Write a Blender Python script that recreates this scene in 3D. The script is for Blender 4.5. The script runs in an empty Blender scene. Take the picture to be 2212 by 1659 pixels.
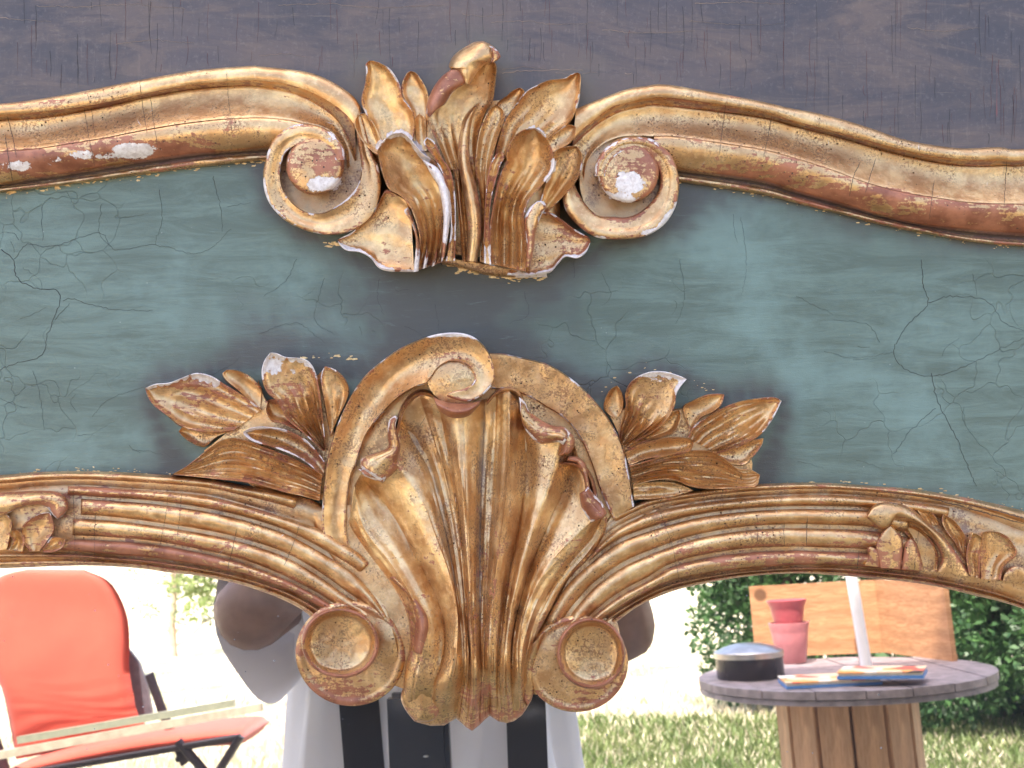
import bpy, math, random
import numpy as np
from mathutils import Vector, Matrix, Euler
R = math.radians
sc = bpy.context.scene
col = sc.collection
rng = random.Random(7)

# ---------------------------------------------------------------- camera, light, exposure
W, D = 0.75, 0.79                 # width seen at the panel, distance of the lens from the panel
S = W / 2212.0
HC = 1.36                         # height of the lens above the grass
LEAN, ROLL = R(9.2), R(3.5)
# local frame of the mirror piece: x right, z up in its own plane, y into the wall
ROT = (Matrix.Rotation(-LEAN, 4, 'X') @ Matrix.Rotation(ROLL, 4, 'Y'))
nrm = ROT @ Vector((0, -1, 0))
centre = Vector((0, 0, HC - nrm.z * D))          # the point of the panel straight ahead of the lens
ZC = centre.z / (ROT @ Vector((0, 0, 1))).z      # local height of that point above the foot of the piece
foot = centre - ROT @ Vector((0, 0, ZC))
PM = Matrix.Translation(foot) @ ROT              # local -> world
cam_d = bpy.data.cameras.new('camera'); cam = bpy.data.objects.new('camera', cam_d); col.objects.link(cam)
cam_pos = PM @ Vector((0, -D, ZC))
cam.matrix_world = Matrix.Translation(cam_pos) @ ROT @ Matrix.Rotation(R(90), 4, 'X')
cam_d.sensor_width = 36; cam_d.lens = 36 * D / W; cam_d.clip_start = 0.01; cam_d.clip_end = 1000
cam_d.dof.use_dof = True; cam_d.dof.focus_distance = D - 0.02; cam_d.dof.aperture_fstop = 18
sc.camera = cam

SUN_EL, SUN_AZ = R(64), R(-22)    # azimuth from +Y (behind the mirror), towards -X (left)
w = bpy.data.worlds.new('World'); sc.world = w; w.use_nodes = True
nt = w.node_tree; bg = nt.nodes['Background']
sky = nt.nodes.new('ShaderNodeTexSky'); sky.sky_type = 'NISHITA'; sky.sun_disc = False
sky.sun_elevation = SUN_EL; sky.sun_rotation = SUN_AZ; sky.dust_density = 7.0; sky.air_density = 1.0
nt.links.new(sky.outputs[0], bg.inputs[0]); bg.inputs[1].default_value = 0.15
sd = bpy.data.lights.new('sun', 'SUN'); so = bpy.data.objects.new('sun', sd); col.objects.link(so)
sd.energy = 2.2; sd.angle = R(0.5); sd.color = (1.0, 0.95, 0.86)
sv = Vector((math.sin(SUN_AZ) * math.cos(SUN_EL), math.cos(SUN_AZ) * math.cos(SUN_EL), math.sin(SUN_EL)))
so.rotation_euler = sv.to_track_quat('Z', 'Y').to_euler()
sc.view_settings.view_transform = 'Standard'; sc.view_settings.look = 'None'
sc.view_settings.exposure = 2.35; sc.view_settings.gamma = 1.0
sc.cycles.max_bounces = 8; sc.cycles.glossy_bounces = 5

# ---------------------------------------------------------------- helpers
def tag(o, label=None, cat=None, group=None, kind=None):
    if label: o['label'] = label
    if cat: o['category'] = cat
    if group: o['group'] = group
    if kind: o['kind'] = kind
    return o
def empty(name, loc=(0, 0, 0), rz=0):
    o = bpy.data.objects.new(name, None); col.objects.link(o)
    o.location = loc; o.rotation_euler = (0, 0, rz); o.empty_display_size = 0.05
    return o
def mk(name, verts, faces, mat, parent=None, smooth=True, attrs=None, sharp=None):
    me = bpy.data.meshes.new(name)
    me.from_pydata([tuple(v) for v in verts] if not isinstance(verts, np.ndarray) else verts.tolist(), [], faces)
    if attrs:
        for k, v in attrs.items():
            a = me.attributes.new(k, 'FLOAT', 'POINT'); a.data.foreach_set('value', np.asarray(v, dtype=np.float32).ravel())
    me.polygons.foreach_set('use_smooth', [smooth] * len(me.polygons))
    if sharp: me.set_sharp_from_angle(angle=R(sharp))
    if mat: me.materials.append(mat)
    me.update()
    o = bpy.data.objects.new(name, me); col.objects.link(o)
    if parent: o.parent = parent
    return o

class N:
    """tiny node-graph helper"""
    def __init__(s, name):
        s.m = bpy.data.materials.new(name); s.m.use_nodes = True; s.t = s.m.node_tree
        s.b = s.t.nodes['Principled BSDF']; s.out = s.t.nodes['Material Output']
        s.tc = s.t.nodes.new('ShaderNodeTexCoord').outputs['Object']
    def n(s, typ, **kw):
        nd = s.t.nodes.new('ShaderNode' + typ)
        for k, v in kw.items():
            if k.startswith('i_'): nd.inputs[k[2:].replace('_', ' ')].default_value = v
            else: setattr(nd, k, v)
        return nd
    def link(s, a, b):
        s.t.links.new(a, b)
    def mapv(s, scale=(1, 1, 1), rot=(0, 0, 0), loc=(0, 0, 0)):
        m = s.n('Mapping'); m.inputs['Scale'].default_value = scale; m.inputs['Rotation'].default_value = rot
        m.inputs['Location'].default_value = loc
        s.link(s.tc, m.inputs['Vector']); return m.outputs[0]
    def noise(s, scale, detail=4, rough=0.55, vec=None, dist=0.0):
        nd = s.n('TexNoise'); nd.inputs['Scale'].default_value = scale; nd.inputs['Detail'].default_value = detail
        nd.inputs['Roughness'].default_value = rough; nd.inputs['Distortion'].default_value = dist
        s.link(vec or s.tc, nd.inputs['Vector']); return nd.outputs['Fac']
    def math(s, op, a, b=None, clamp=False):
        nd = s.n('Math', operation=op); nd.use_clamp = clamp
        for i, v in enumerate([a, b]):
            if v is None: continue
            if isinstance(v, (int, float)): nd.inputs[i].default_value = v
            else: s.link(v, nd.inputs[i])
        return nd.outputs[0]
    def ramp(s, f, lo, hi, a=0.0, b=1.0):
        nd = s.n('MapRange'); nd.interpolation_type = 'SMOOTHSTEP'
        for i, v in enumerate([f, lo, hi, a, b]):
            if isinstance(v, (int, float)): nd.inputs[i].default_value = v
            else: s.link(v, nd.inputs[i])
        return nd.outputs[0]
    def mix(s, f, a, b):
        nd = s.n('Mix', data_type='RGBA'); 
        for i, v in ((0, f), (6, a), (7, b)):
            if isinstance(v, (int, float)): nd.inputs[i].default_value = v
            elif isinstance(v, tuple): nd.inputs[i].default_value = (*v, 1) if len(v) == 3 else v
            else: s.link(v, nd.inputs[i])
        return nd.outputs[2]
    def mixf(s, f, a, b):
        nd = s.n('Mix', data_type='FLOAT')
        for i, v in ((0, f), (2, a), (3, b)):
            if isinstance(v, (int, float)): nd.inputs[i].default_value = v
            else: s.link(v, nd.inputs[i])
        return nd.outputs[0]
    def attr(s, name):
        nd = s.n('Attribute'); nd.attribute_name = name; return nd.outputs['Fac']
    def bump(s, h, dist=0.0005, strength=1.0, prev=None):
        nd = s.n('Bump'); nd.inputs['Distance'].default_value = dist; nd.inputs['Strength'].default_value = strength
        s.link(h, nd.inputs['Height'])
        if prev: s.link(prev, nd.inputs['Normal'])
        return nd.outputs[0]
    def set(s, **kw):
        for k, v in kw.items():
            k = k.replace('_', ' ')
            if isinstance(v, (int, float)): s.b.inputs[k].default_value = v
            elif isinstance(v, tuple): s.b.inputs[k].default_value = (*v, 1) if len(v) == 3 else v
            else: s.link(v, s.b.inputs[k])
        return s.m

def plain(name, c, rough=0.6, metal=0.0, var=0.15, scale=30, bump=0.0, bscale=200):
    g = N(name); f = g.noise(scale, 5)
    c2 = tuple(x * (1 - var) for x in c); c3 = tuple(min(1, x * (1 + var)) for x in c)
    kw = dict(Base_Color=g.mix(g.ramp(f, .3, .7), c2, c3), Roughness=rough, Metallic=metal)
    if bump: kw['Normal'] = g.bump(g.noise(bscale, 4), bump)
    return g.set(**kw)

# ---------------------------------------------------------------- materials
def gilt():
    g = N('gilded_wood')
    nf = g.noise(900, 3, .6); nm = g.noise(260, 6, .68); nl = g.noise(60, 6, .6); nx = g.noise(20, 4, .55); n6 = g.noise(620, 5, .7)
    streak = g.noise(60, 6, .6, vec=g.mapv((1, 1, 7)))
    gold = g.mix(g.ramp(nl, .35, .68), (0.58, 0.325, 0.150), (0.90, 0.62, 0.31))
    gold = g.mix(g.ramp(nx, .42, .62, 0, .3), gold, (0.64, 0.41, 0.20))
    gold = g.mix(g.ramp(nm, .50, .68, 0, .45), gold, (0.95, 0.69, 0.41))
    # rubbed leaf: small breaks where the brown size shows
    rf = g.math('ADD', g.math('MULTIPLY', n6, .62), g.math('MULTIPLY', nl, .38))
    rub = g.ramp(rf, .505, .56)
    gold = g.mix(g.math('MULTIPLY', g.math('MULTIPLY', rub, g.ramp(nx, .40, .56)), .80), gold, (0.27, 0.12, 0.060))
    rub2 = g.ramp(g.math('ADD', g.math('MULTIPLY', nm, .5), g.math('MULTIPLY', nx, .5)), .52, .60)
    gold = g.mix(g.math('MULTIPLY', rub2, .30), gold, (0.42, 0.21, 0.10))
    # dark pits
    vo = g.n('TexVoronoi'); vo.inputs['Scale'].default_value = 250; g.link(g.tc, vo.inputs['Vector'])
    sx = g.n('SeparateColor'); g.link(vo.outputs['Color'], sx.inputs[0])
    pit = g.math('MULTIPLY', g.ramp(vo.outputs['Distance'], .10, .20, 1, 0), g.ramp(sx.outputs[0], .50, .55))
    pit = g.math('MULTIPLY', pit, g.ramp(nx, .40, .56))
    hn = g.math('ADD', g.math('MULTIPLY', nm, .55), g.math('MULTIPLY', nl, .45))
    hn = g.math('ADD', hn, g.math('MULTIPLY', g.math('SUBTRACT', streak, .5), .5))
    bole = g.ramp(g.math('ADD', g.attr('bole'), g.math('MULTIPLY', g.math('SUBTRACT', hn, .5), 3.0)), .50, .68)
    hn2 = g.math('ADD', g.math('MULTIPLY', g.noise(230, 6, .7, vec=g.mapv((1, 1, 1), (0, 0, 0), (3.1, 2.2, 1.7))), .6), g.math('MULTIPLY', nl, .4))
    ges = g.ramp(g.math('ADD', g.attr('gesso'), g.math('MULTIPLY', g.math('SUBTRACT', hn2, .5), 2.2)), .56, .66)
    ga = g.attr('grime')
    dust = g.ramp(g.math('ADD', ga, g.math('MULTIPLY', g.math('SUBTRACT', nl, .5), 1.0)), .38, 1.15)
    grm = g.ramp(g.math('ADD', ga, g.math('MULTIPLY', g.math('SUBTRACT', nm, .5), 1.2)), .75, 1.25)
    bc = g.mix(g.ramp(nl, .35, .65), (0.24, 0.075, 0.035), (0.44, 0.165, 0.085))
    wc = g.mix(g.ramp(nm, .35, .65), (0.66, 0.56, 0.52), (0.88, 0.80, 0.77))
    c = g.mix(bole, gold, bc)
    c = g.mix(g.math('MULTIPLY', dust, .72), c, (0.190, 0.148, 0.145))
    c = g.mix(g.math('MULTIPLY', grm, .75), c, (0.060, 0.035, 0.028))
    c = g.mix(pit, c, (0.05, 0.03, 0.02))
    c = g.mix(ges, c, wc)
    met = g.math('MULTIPLY', g.math('SUBTRACT', 1.0, ges), g.math('SUBTRACT', 1.0, g.math('MULTIPLY', bole, .93)))
    met = g.math('MULTIPLY', met, g.math('SUBTRACT', 0.94, g.math('MULTIPLY', g.math('MAXIMUM', dust, g.math('MULTIPLY', rub, .4)), .8)))
    ro = g.mixf(ges, g.mixf(bole, g.ramp(nm, .3, .7, .30, .46), .42), .62)
    ro = g.math('MAXIMUM', ro, g.math('MULTIPLY', dust, .62))
    h = g.math('ADD', g.math('MULTIPLY', nf, .2), g.math('MULTIPLY', nm, .5))
    h = g.math('SUBTRACT', h, g.math('MULTIPLY', pit, .8))
    h = g.math('SUBTRACT', h, g.math('MULTIPLY', ges, .5))
    h = g.math('SUBTRACT', h, g.math('MULTIPLY', bole, .10))
    b = g.bump(h, .0007, .75)
    b = g.bump(nl, .0009, .4, prev=b)
    return g.set(Base_Color=c, Metallic=met, Roughness=ro, Normal=b, Coat_Weight=.10, Coat_Roughness=.25)
GILT = gilt()

def green_paint():
    g = N('green_paint')
    br = g.noise(12, 10, .70, vec=g.mapv((1, 1, 6), (0, R(2), 0)), dist=.8)
    br2 = g.noise(50, 8, .75, vec=g.mapv((.8, 1, 6), (0, R(-2), 0)), dist=.6)
    nl = g.noise(9, 5, .6); nf = g.noise(1200, 2)
    c = g.mix(g.ramp(br, .36, .66), (0.095, 0.128, 0.101), (0.148, 0.206, 0.172))
    c = g.mix(g.ramp(nl, .48, .66, 0, .55), c, (0.205, 0.300, 0.268))
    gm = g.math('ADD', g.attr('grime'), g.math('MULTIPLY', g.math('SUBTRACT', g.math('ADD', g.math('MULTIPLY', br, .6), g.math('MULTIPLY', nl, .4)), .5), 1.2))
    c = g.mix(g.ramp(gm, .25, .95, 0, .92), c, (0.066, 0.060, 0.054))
    c = g.mix(g.ramp(br2, .56, .74, 0, .30), c, (0.21, 0.29, 0.27))
    c = g.mix(g.ramp(br2, .24, .40, .35, 0), c, (0.04, 0.045, 0.045))
    vo = g.n('TexVoronoi', feature='DISTANCE_TO_EDGE'); vo.inputs['Scale'].default_value = 26
    dv = g.n('VectorMath', operation='ADD'); g.link(g.tc, dv.inputs[0])
    nz = g.n('TexNoise'); nz.inputs['Scale'].default_value = 30; g.link(g.tc, nz.inputs['Vector'])
    sc_ = g.n('VectorMath', operation='SCALE'); g.link(nz.outputs['Color'], sc_.inputs[0]); sc_.inputs['Scale'].default_value = .05
    g.link(sc_.outputs[0], dv.inputs[1]); g.link(dv.outputs[0], vo.inputs['Vector'])
    cr = g.math('MULTIPLY', g.ramp(vo.outputs['Distance'], .002, .012, 1, 0), g.ramp(g.noise(7, 3), .50, .60))
    c = g.mix(g.math('MULTIPLY', cr, .14), c, (0.03, 0.03, 0.03))
    spk = g.n('TexVoronoi'); spk.inputs['Scale'].default_value = 160; g.link(g.tc, spk.inputs['Vector'])
    sp = g.math('MULTIPLY', g.ramp(spk.outputs['Distance'], .04, .08, 1, 0), g.ramp(g.noise(40, 2), .60, .65))
    c = g.mix(g.math('MULTIPLY', sp, .6), c, (0.5, 0.5, 0.47))
    h = g.math('ADD', g.math('MULTIPLY', br2, 1.0), g.math('MULTIPLY', nf, .3))
    h = g.math('SUBTRACT', h, cr)
    return g.set(Base_Color=c, Roughness=g.ramp(br, .3, .7, .34, .50), Normal=g.bump(h, .0006, .8), Coat_Weight=.12, Coat_Roughness=.3)
GREEN = green_paint()

def board_paint():
    g = N('dark_painted_board')
    br = g.noise(6, 9, .66, vec=g.mapv((1, 1, 3.2), (0, R(7), 0)), dist=1.2)
    br2 = g.noise(11, 9, .70, vec=g.mapv((.9, 1, 4), (0, R(-5), 0)), dist=1.2)
    gr = g.noise(240, 5, .7, vec=g.mapv((1, 1, .10)))
    nl = g.noise(5, 6, .6, dist=.8); nf = g.noise(300, 5, .7)
    c = g.mix(g.ramp(br, .40, .60), (0.064, 0.053, 0.060), (0.120, 0.086, 0.078))
    c = g.mix(g.ramp(nl, .46, .60, 0, .75), c, (0.095, 0.074, 0.078))
    c = g.mix(g.ramp(br2, .50, .66, 0, .6), c, (0.155, 0.110, 0.094))
    c = g.mix(g.ramp(br2, .32, .44, .65, 0), c, (0.050, 0.041, 0.048))
    c = g.mix(g.ramp(gr, .56, .76, 0, .22), c, (0.26, 0.20, 0.17))
    c = g.mix(g.ramp(nf, .52, .70, 0, .30), c, (0.20, 0.16, 0.15))
    rc = g.noise(120, 5, .75, vec=g.mapv((1, 1, .05), (0, 0, 0), (5, 1, 2)))
    c = g.mix(g.math('MULTIPLY', g.ramp(rc, .66, .72), g.ramp(g.noise(11, 3), .48, .6)), c, (0.24, 0.055, 0.045))
    c = g.mix(g.attr('grime'), c, (0.135, 0.112, 0.085))
    lt = g.noise(40, 8, .78, vec=g.mapv((.22, 1, 4), (0, R(6), 0)), dist=1.0)
    c = g.mix(g.math('MULTIPLY', g.ramp(lt, .62, .72), .55), c, (0.36, 0.26, 0.17))
    h = g.math('ADD', g.math('MULTIPLY', gr, .35), g.math('MULTIPLY', br2, .8))
    return g.set(Base_Color=c, Roughness=g.ramp(br2, .3, .7, .36, .56), Normal=g.bump(h, .0005, .8), Coat_Weight=.15, Coat_Roughness=.35)
BOARD = board_paint()

def mirror_mat():
    g = N('old_silvered_glass')
    gl = g.n('BsdfGlossy'); gl.inputs['Roughness'].default_value = 0.0; gl.inputs['Color'].default_value = (.90, .89, .90, 1)
    df = g.n('BsdfDiffuse'); df.inputs['Color'].default_value = (.42, .41, .44, 1)
    vo = g.n('TexVoronoi'); vo.inputs['Scale'].default_value = 120; g.link(g.tc, vo.inputs['Vector'])
    sp = g.math('MULTIPLY', g.ramp(vo.outputs['Distance'], .05, .09, 1, 0), g.ramp(g.noise(60, 2), .56, .62))
    vo2 = g.n('TexVoronoi'); vo2.inputs['Scale'].default_value = 420; g.link(g.tc, vo2.inputs['Vector'])
    dust = g.math('MULTIPLY', g.ramp(vo2.outputs['Distance'], .10, .25, 1, 0), g.attr('grime'))
    f = g.math('MAXIMUM', g.math('MULTIPLY', sp, .9), g.math('MULTIPLY', dust, .55))
    f = g.math('MAXIMUM', f, g.math('ADD', .035, g.math('MULTIPLY', g.attr('grime'), .28)))
    mx = g.n('MixShader'); g.link(f, mx.inputs[0]); g.link(gl.outputs[0], mx.inputs[1]); g.link(df.outputs[0], mx.inputs[2])
    g.link(mx.outputs[0], g.out.inputs[0]); return g.m
MIRROR = mirror_mat()
CRACK = plain('crack_dark', (0.030, 0.028, 0.028), .8)
CRACKR = plain('crack_red', (0.13, 0.035, 0.032), .8)
FLAKE = plain('gold_flake', (0.72, 0.50, 0.24), .45, .6, .3, 300)
WOODBK = plain('pine_backing', (0.32, 0.20, 0.11), .7)

# ---------------------------------------------------------------- relief toolkit
def vn(x, y, scale, seed=0):
    x = np.asarray(x) / scale + seed * 17.3; y = np.asarray(y) / scale + seed * 9.1
    xi = np.floor(x); yi = np.floor(y); fx = x - xi; fy = y - yi
    fx = fx * fx * (3 - 2 * fx); fy = fy * fy * (3 - 2 * fy)
    def h(a, b):
        v = np.sin(a * 127.1 + b * 311.7 + seed * 74.7) * 43758.5453
        return v - np.floor(v)
    return (h(xi, yi) * (1 - fx) + h(xi + 1, yi) * fx) * (1 - fy) + (h(xi, yi + 1) * (1 - fx) + h(xi + 1, yi + 1) * fx) * fy - .5
REG = dict(A=(700, 100, 600), B=(1200, 100, 600), C=(700, 450, 600), E=(1200, 450, 600), F=(1500, 200, 600), G=(0, 150, 800),
           H=(400, 1000, 600), I=(900, 950, 600), J=(1350, 950, 600), K=(1750, 1050, 600), M=(850, 1350, 600), N=(1350, 1350, 600),
           O=(850, 1750, 600), P=(1400, 1750, 600), T=(0, 1350, 600), X=(2472, 1400, 600), Q=(2272, 300, 800))
def q(*args):
    """plane coordinates of a drawn curve; letters switch the drawing sheet"""
    out = []; r = None
    for a in args:
        if isinstance(a, str):
            r = None if a == 'V' else REG[a]
        elif r is None: out.append((float(a[0]), float(a[1])))
        else: out.append(((r[0] + a[0] * r[2] / 2212.0) * .72005, (r[1] + a[1] * r[2] / 2212.0) * .72005))
    return np.array(out)
def cr(p, t):
    """Catmull-Rom through p at parameters t (0..len-1)"""
    n = len(p)
    pp = np.vstack([2 * p[0] - p[1], p, 2 * p[-1] - p[-2]])
    i = np.clip(np.floor(t).astype(int), 0, n - 2); f = (t - i)[:, None]
    a, b, c, d = pp[i], pp[i + 1], pp[i + 2], pp[i + 3]
    return .5 * ((2 * b) + (c - a) * f + (2 * a - 5 * b + 4 * c - d) * f ** 2 + (3 * b - a - 3 * c + d) * f ** 3)
def spl(p, n, pair=False):
    p = np.asarray(p, float)
    if pair: return cr(p, np.linspace(0, len(p) - 1, n))
    f = cr(p, np.linspace(0, len(p) - 1, 400))
    s = np.concatenate([[0], np.cumsum(np.hypot(*np.diff(f, axis=0).T))]); s /= s[-1]
    u = np.linspace(0, 1, n)
    return np.stack([np.interp(u, s, f[:, 0]), np.interp(u, s, f[:, 1])], 1)
def ti(v, n):
    """height given as number or list along the run -> array n"""
    if isinstance(v, (int, float)): return np.full(n, float(v))
    v = np.asarray(v, float)[:, None]
    return cr(np.hstack([v, v]), np.linspace(0, len(v) - 1, n))[:, 0]
def PP(x, y, h):
    """plane point (x right, y down, in drawing units) standing h millimetres proud -> local coordinates"""
    k = S * (D - h * .001) / D
    return np.stack([(x - 1106) * k, -h * .001 + 0 * x, ZC - (y - 829.5) * k], -1)
WHITE = [(287, 326, 46, 17, 1.25), (182, 335, 60, 13, .75), (39, 358, 40, 14, .85), (240, 336, 60, 12, .8), (330, 322, 30, 10, .6), (1625, 352, 20, 10, .45), (1900, 430, 30, 8, .4), (117, 348, 38, 13, .7), (403, 314, 16, 9, .6),
         (699, 396, 42, 17, 1.05), (715, 300, 22, 12, .55), (655, 372, 16, 14, .5), (1361, 395, 32, 30, 1.05), (1345, 425, 40, 14, .8), (1440, 480, 24, 26, .7),
         (1330, 320, 40, 20, .45), (985, 722, 75, 8, .75), (1055, 790, 8, 40, .4), (800, 780, 30, 6, .35), (592, 790, 30, 26, .85), (640, 800, 26, 16, .6), (1425, 815, 40, 16, .6), (535, 930, 40, 14, .35),
         (1395, 500, 30, 10, .7), (700, 1035, 60, 10, .2), (1175, 935, 24, 12, .45), (815, 1030, 20, 10, .3)]
RED = [(60, 350, 160, 26, 1.0), (300, 325, 140, 24, .95), (440, 305, 60, 16, .5), (200, 225, 200, 14, .3), (1560, 210, 120, 12, .25), (480, 290, 60, 20, .25), (690, 345, 50, 38, .62), (1380, 355, 46, 46, .60), (1650, 366, 110, 22, .45),
       (1850, 425, 140, 26, .72), (2060, 470, 140, 28, .82), (2250, 490, 120, 30, .8), (1720, 388, 80, 22, .55), (1035, 1300, 34, 190, .34), (1035, 1520, 46, 60, .52), (935, 1200, 28, 90, .28),
       (900, 1350, 26, 80, .42), (1080, 1250, 24, 150, .25), (1105, 1520, 44, 40, .42), (960, 1520, 30, 30, .25), (735, 1500, 70, 40, .42), (1300, 1500, 70, 40, .36),
       (985, 880, 50, 22, .35), (860, 960, 26, 60, .3), (1170, 930, 50, 30, .3), (1280, 1090, 36, 36, .55), (1240, 1200, 60, 50, .22),
       (985, 770, 50, 20, .42), (420, 850, 70, 50, .40), (620, 850, 60, 50, .35), (1400, 850, 50, 50, .32), (640, 990, 90, 30, .30),
       (150, 1080, 180, 30, .30), (300, 1190, 200, 30, .35), (100, 1110, 50, 40, .42), (500, 1100, 160, 16, .2), (1600, 1200, 200, 20, .35), (1900, 1200, 120, 50, .36),
       (2050, 1220, 140, 60, .20), (1060, 370, 80, 80, .15), (1360, 470, 60, 50, .3), (860, 560, 60, 30, .3), (1230, 520, 60, 40, .35),
       (230, 1060, 80, 14, .35), (560, 1040, 80, 20, .25), (1240, 1050, 40, 60, .15), (430, 210, 160, 16, .22), (900, 330, 40, 60, .1)]
for path_, r0, am in (([(843, 293), (855, 288), (867, 287), (878, 293), (890, 305), (903, 321), (915, 338), (927, 353)], 6, 1.05), ([(938, 370), (950, 390), (958, 415), (963, 440), (965, 470), (965, 500), (960, 530)], 6, .8),
                     ([(1143, 277), (1155, 275), (1168, 282), (1180, 296)], 4, .8), ([(1196, 350), (1194, 368), (1184, 382), (1176, 394)], 5, .8), ([(815, 318), (822, 308), (832, 299)], 4, .7),
                     ([(736, 535), (750, 540), (775, 545), (795, 560), (815, 575), (835, 584), (855, 586)], 6, 1.0), ([(1120, 596), (1150, 597), (1180, 594), (1205, 588), (1215, 575), (1232, 560), (1250, 556)], 6, 1.0),
                     ([(565, 800), (568, 785), (578, 768), (590, 764), (610, 772), (650, 776), (680, 790)], 7, 1.0), ([(322, 835), (345, 828), (380, 818), (420, 812), (450, 822), (480, 836)], 6, .95),
                     ([(1400, 808), (1430, 806), (1460, 812), (1478, 820), (1468, 835), (1462, 850)], 7, .9)):
    for a_, b_ in zip(path_[:-1], path_[1:]):
        for f_ in (0, .5): WHITE.append((a_[0] * (1 - f_) + b_[0] * f_, a_[1] * (1 - f_) + b_[1] * f_, r0 + 3, r0 + 3, am))
FLUTE_SHADE_DUST = []  # dust and painted shade along the hollows of the shell's flutes
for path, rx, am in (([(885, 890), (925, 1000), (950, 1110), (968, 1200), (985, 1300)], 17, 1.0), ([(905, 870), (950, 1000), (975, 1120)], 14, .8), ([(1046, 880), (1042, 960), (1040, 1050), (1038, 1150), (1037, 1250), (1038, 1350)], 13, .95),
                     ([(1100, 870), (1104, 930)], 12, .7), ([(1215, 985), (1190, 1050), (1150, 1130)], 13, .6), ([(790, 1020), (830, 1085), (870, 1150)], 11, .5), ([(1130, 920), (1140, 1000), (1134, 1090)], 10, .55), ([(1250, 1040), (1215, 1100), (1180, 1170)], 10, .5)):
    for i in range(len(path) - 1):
        for f_ in (0, .5): FLUTE_SHADE_DUST.append((path[i][0] * (1 - f_) + path[i + 1][0] * f_, path[i][1] * (1 - f_) + path[i + 1][1] * f_, rx, 42, am))
def blobs(lst, x, y):
    o = np.zeros_like(x)
    for bx, by, rx, ry, a in lst:
        o = np.maximum(o, a * np.exp(-.7 * (((x - bx) / rx) ** 2 + ((y - by) / ry) ** 2) ** 1.5))
    return o
def finish(name, X, Y, H, dist, parent, base, gesso, bole, grime, closed=False, mat=None, cap=True, wob=1.0, sharp=48, cvk=1.0, eb=.25):
    """grid of plane coordinates + heights -> carved mesh with a wall all round, plus wear attributes"""
    n, m = X.shape
    H = H + wob * (vn(X, Y, 26, 1) * .9 + vn(X, Y, 9, 2) * .35)
    # curvature across the run -> rubbed crests, dirty hollows
    hu = np.zeros_like(H)
    for ax in (0, 1):
        if H.shape[ax] < 5: continue
        if ax == 0 and closed: pass
        a = np.roll(H, 2, ax); b = np.roll(H, -2, ax)
        da = np.hypot(X - np.roll(X, 2, ax), Y - np.roll(Y, 2, ax)) + 1; db = np.hypot(X - np.roll(X, -2, ax), Y - np.roll(Y, -2, ax)) + 1
        c = -((a - H) / da + (b - H) / db) / (da + db) * 60
        if not (ax == 0 and closed):
            sl = [slice(None)] * 2
            for e in (slice(0, 2), slice(-2, None)):
                sl[ax] = e; c[tuple(sl)] = 0
        hu += np.clip(c, -3, 3)
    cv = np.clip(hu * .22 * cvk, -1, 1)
    e = np.exp(-(dist / 6.5) ** 2)
    em = np.clip(.60 + 2.0 * vn(X, Y, 30, 9) + .6 * vn(X, Y, 11, 4), .05, 1.2)
    ge = blobs(WHITE, X, Y) + e * em * gesso * 1.35 + np.maximum(cv, 0) * gesso * .6 - .05
    bo = blobs(RED, X, Y) + bole + np.exp(-(dist / 9.0)) * (eb + gesso * .5) + np.maximum(cv, 0) * .55
    gr = grime + blobs(FLUTE_SHADE_DUST, X, Y) * .55 + np.maximum(-cv, 0) * .95 - e * .3  # grime, with the painted flute shade added in
    V = PP(X, Y, H).reshape(-1, 3); idx = np.arange(n * m).reshape(n, m)
    F = []
    rows = n if closed else n - 1
    for i in range(rows):
        i2 = (i + 1) % n
        a = idx[i]; b = idx[i2]
        F += [(int(a[j]), int(a[j + 1]), int(b[j + 1]), int(b[j])) for j in range(m - 1)]
    if closed: rings = [idx[:, -1]] if cap == 'outer' else [idx[:, 0][::-1], idx[:, -1]]
    else: rings = [np.concatenate([idx[0, :-1], idx[:-1, -1], idx[-1, :0:-1], idx[:0:-1, 0]])]
    Xf, Yf, Hf = X.ravel(), Y.ravel(), H.ravel(); ext = []; k = n * m; A = [ge.ravel(), bo.ravel(), gr.ravel()]
    for r in rings:
        L = len(r); hb = np.minimum(base, Hf[r] - .3)
        hm = Hf[r] * .75 + hb * .25
        for hh in (hm, hb):
            ext.append(PP(Xf[r], Yf[r], hh))
            A[0] = np.concatenate([A[0], A[0][r] - .25]); A[1] = np.concatenate([A[1], A[1][r] * .8]); A[2] = np.concatenate([A[2], np.full(L, .30)])
        for i in range(L):
            j = (i + 1) % L
            F.append((int(r[j]), int(r[i]), k + i, k + j)); F.append((k + j, k + i, k + L + i, k + L + j))
        k += 2 * L
    V = np.vstack([V] + ext)
    # the plane is drawn y-down: make faces look at the viewer
    o = mk(name, V, F, mat or GILT, parent, True, dict(gesso=A[0], bole=A[1], grime=A[2]))
    import bmesh
    bm = bmesh.new(); bm.from_mesh(o.data); bmesh.ops.recalc_face_normals(bm, faces=bm.faces)
    ny = sum(f.normal.y * f.calc_area() for f in bm.faces if abs(f.normal.y) > .5)
    if ny > 0: bmesh.ops.reverse_faces(bm, faces=bm.faces)
    bm.to_mesh(o.data); bm.free()
    if sharp: o.data.set_sharp_from_angle(angle=R(sharp))
    return o
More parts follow.
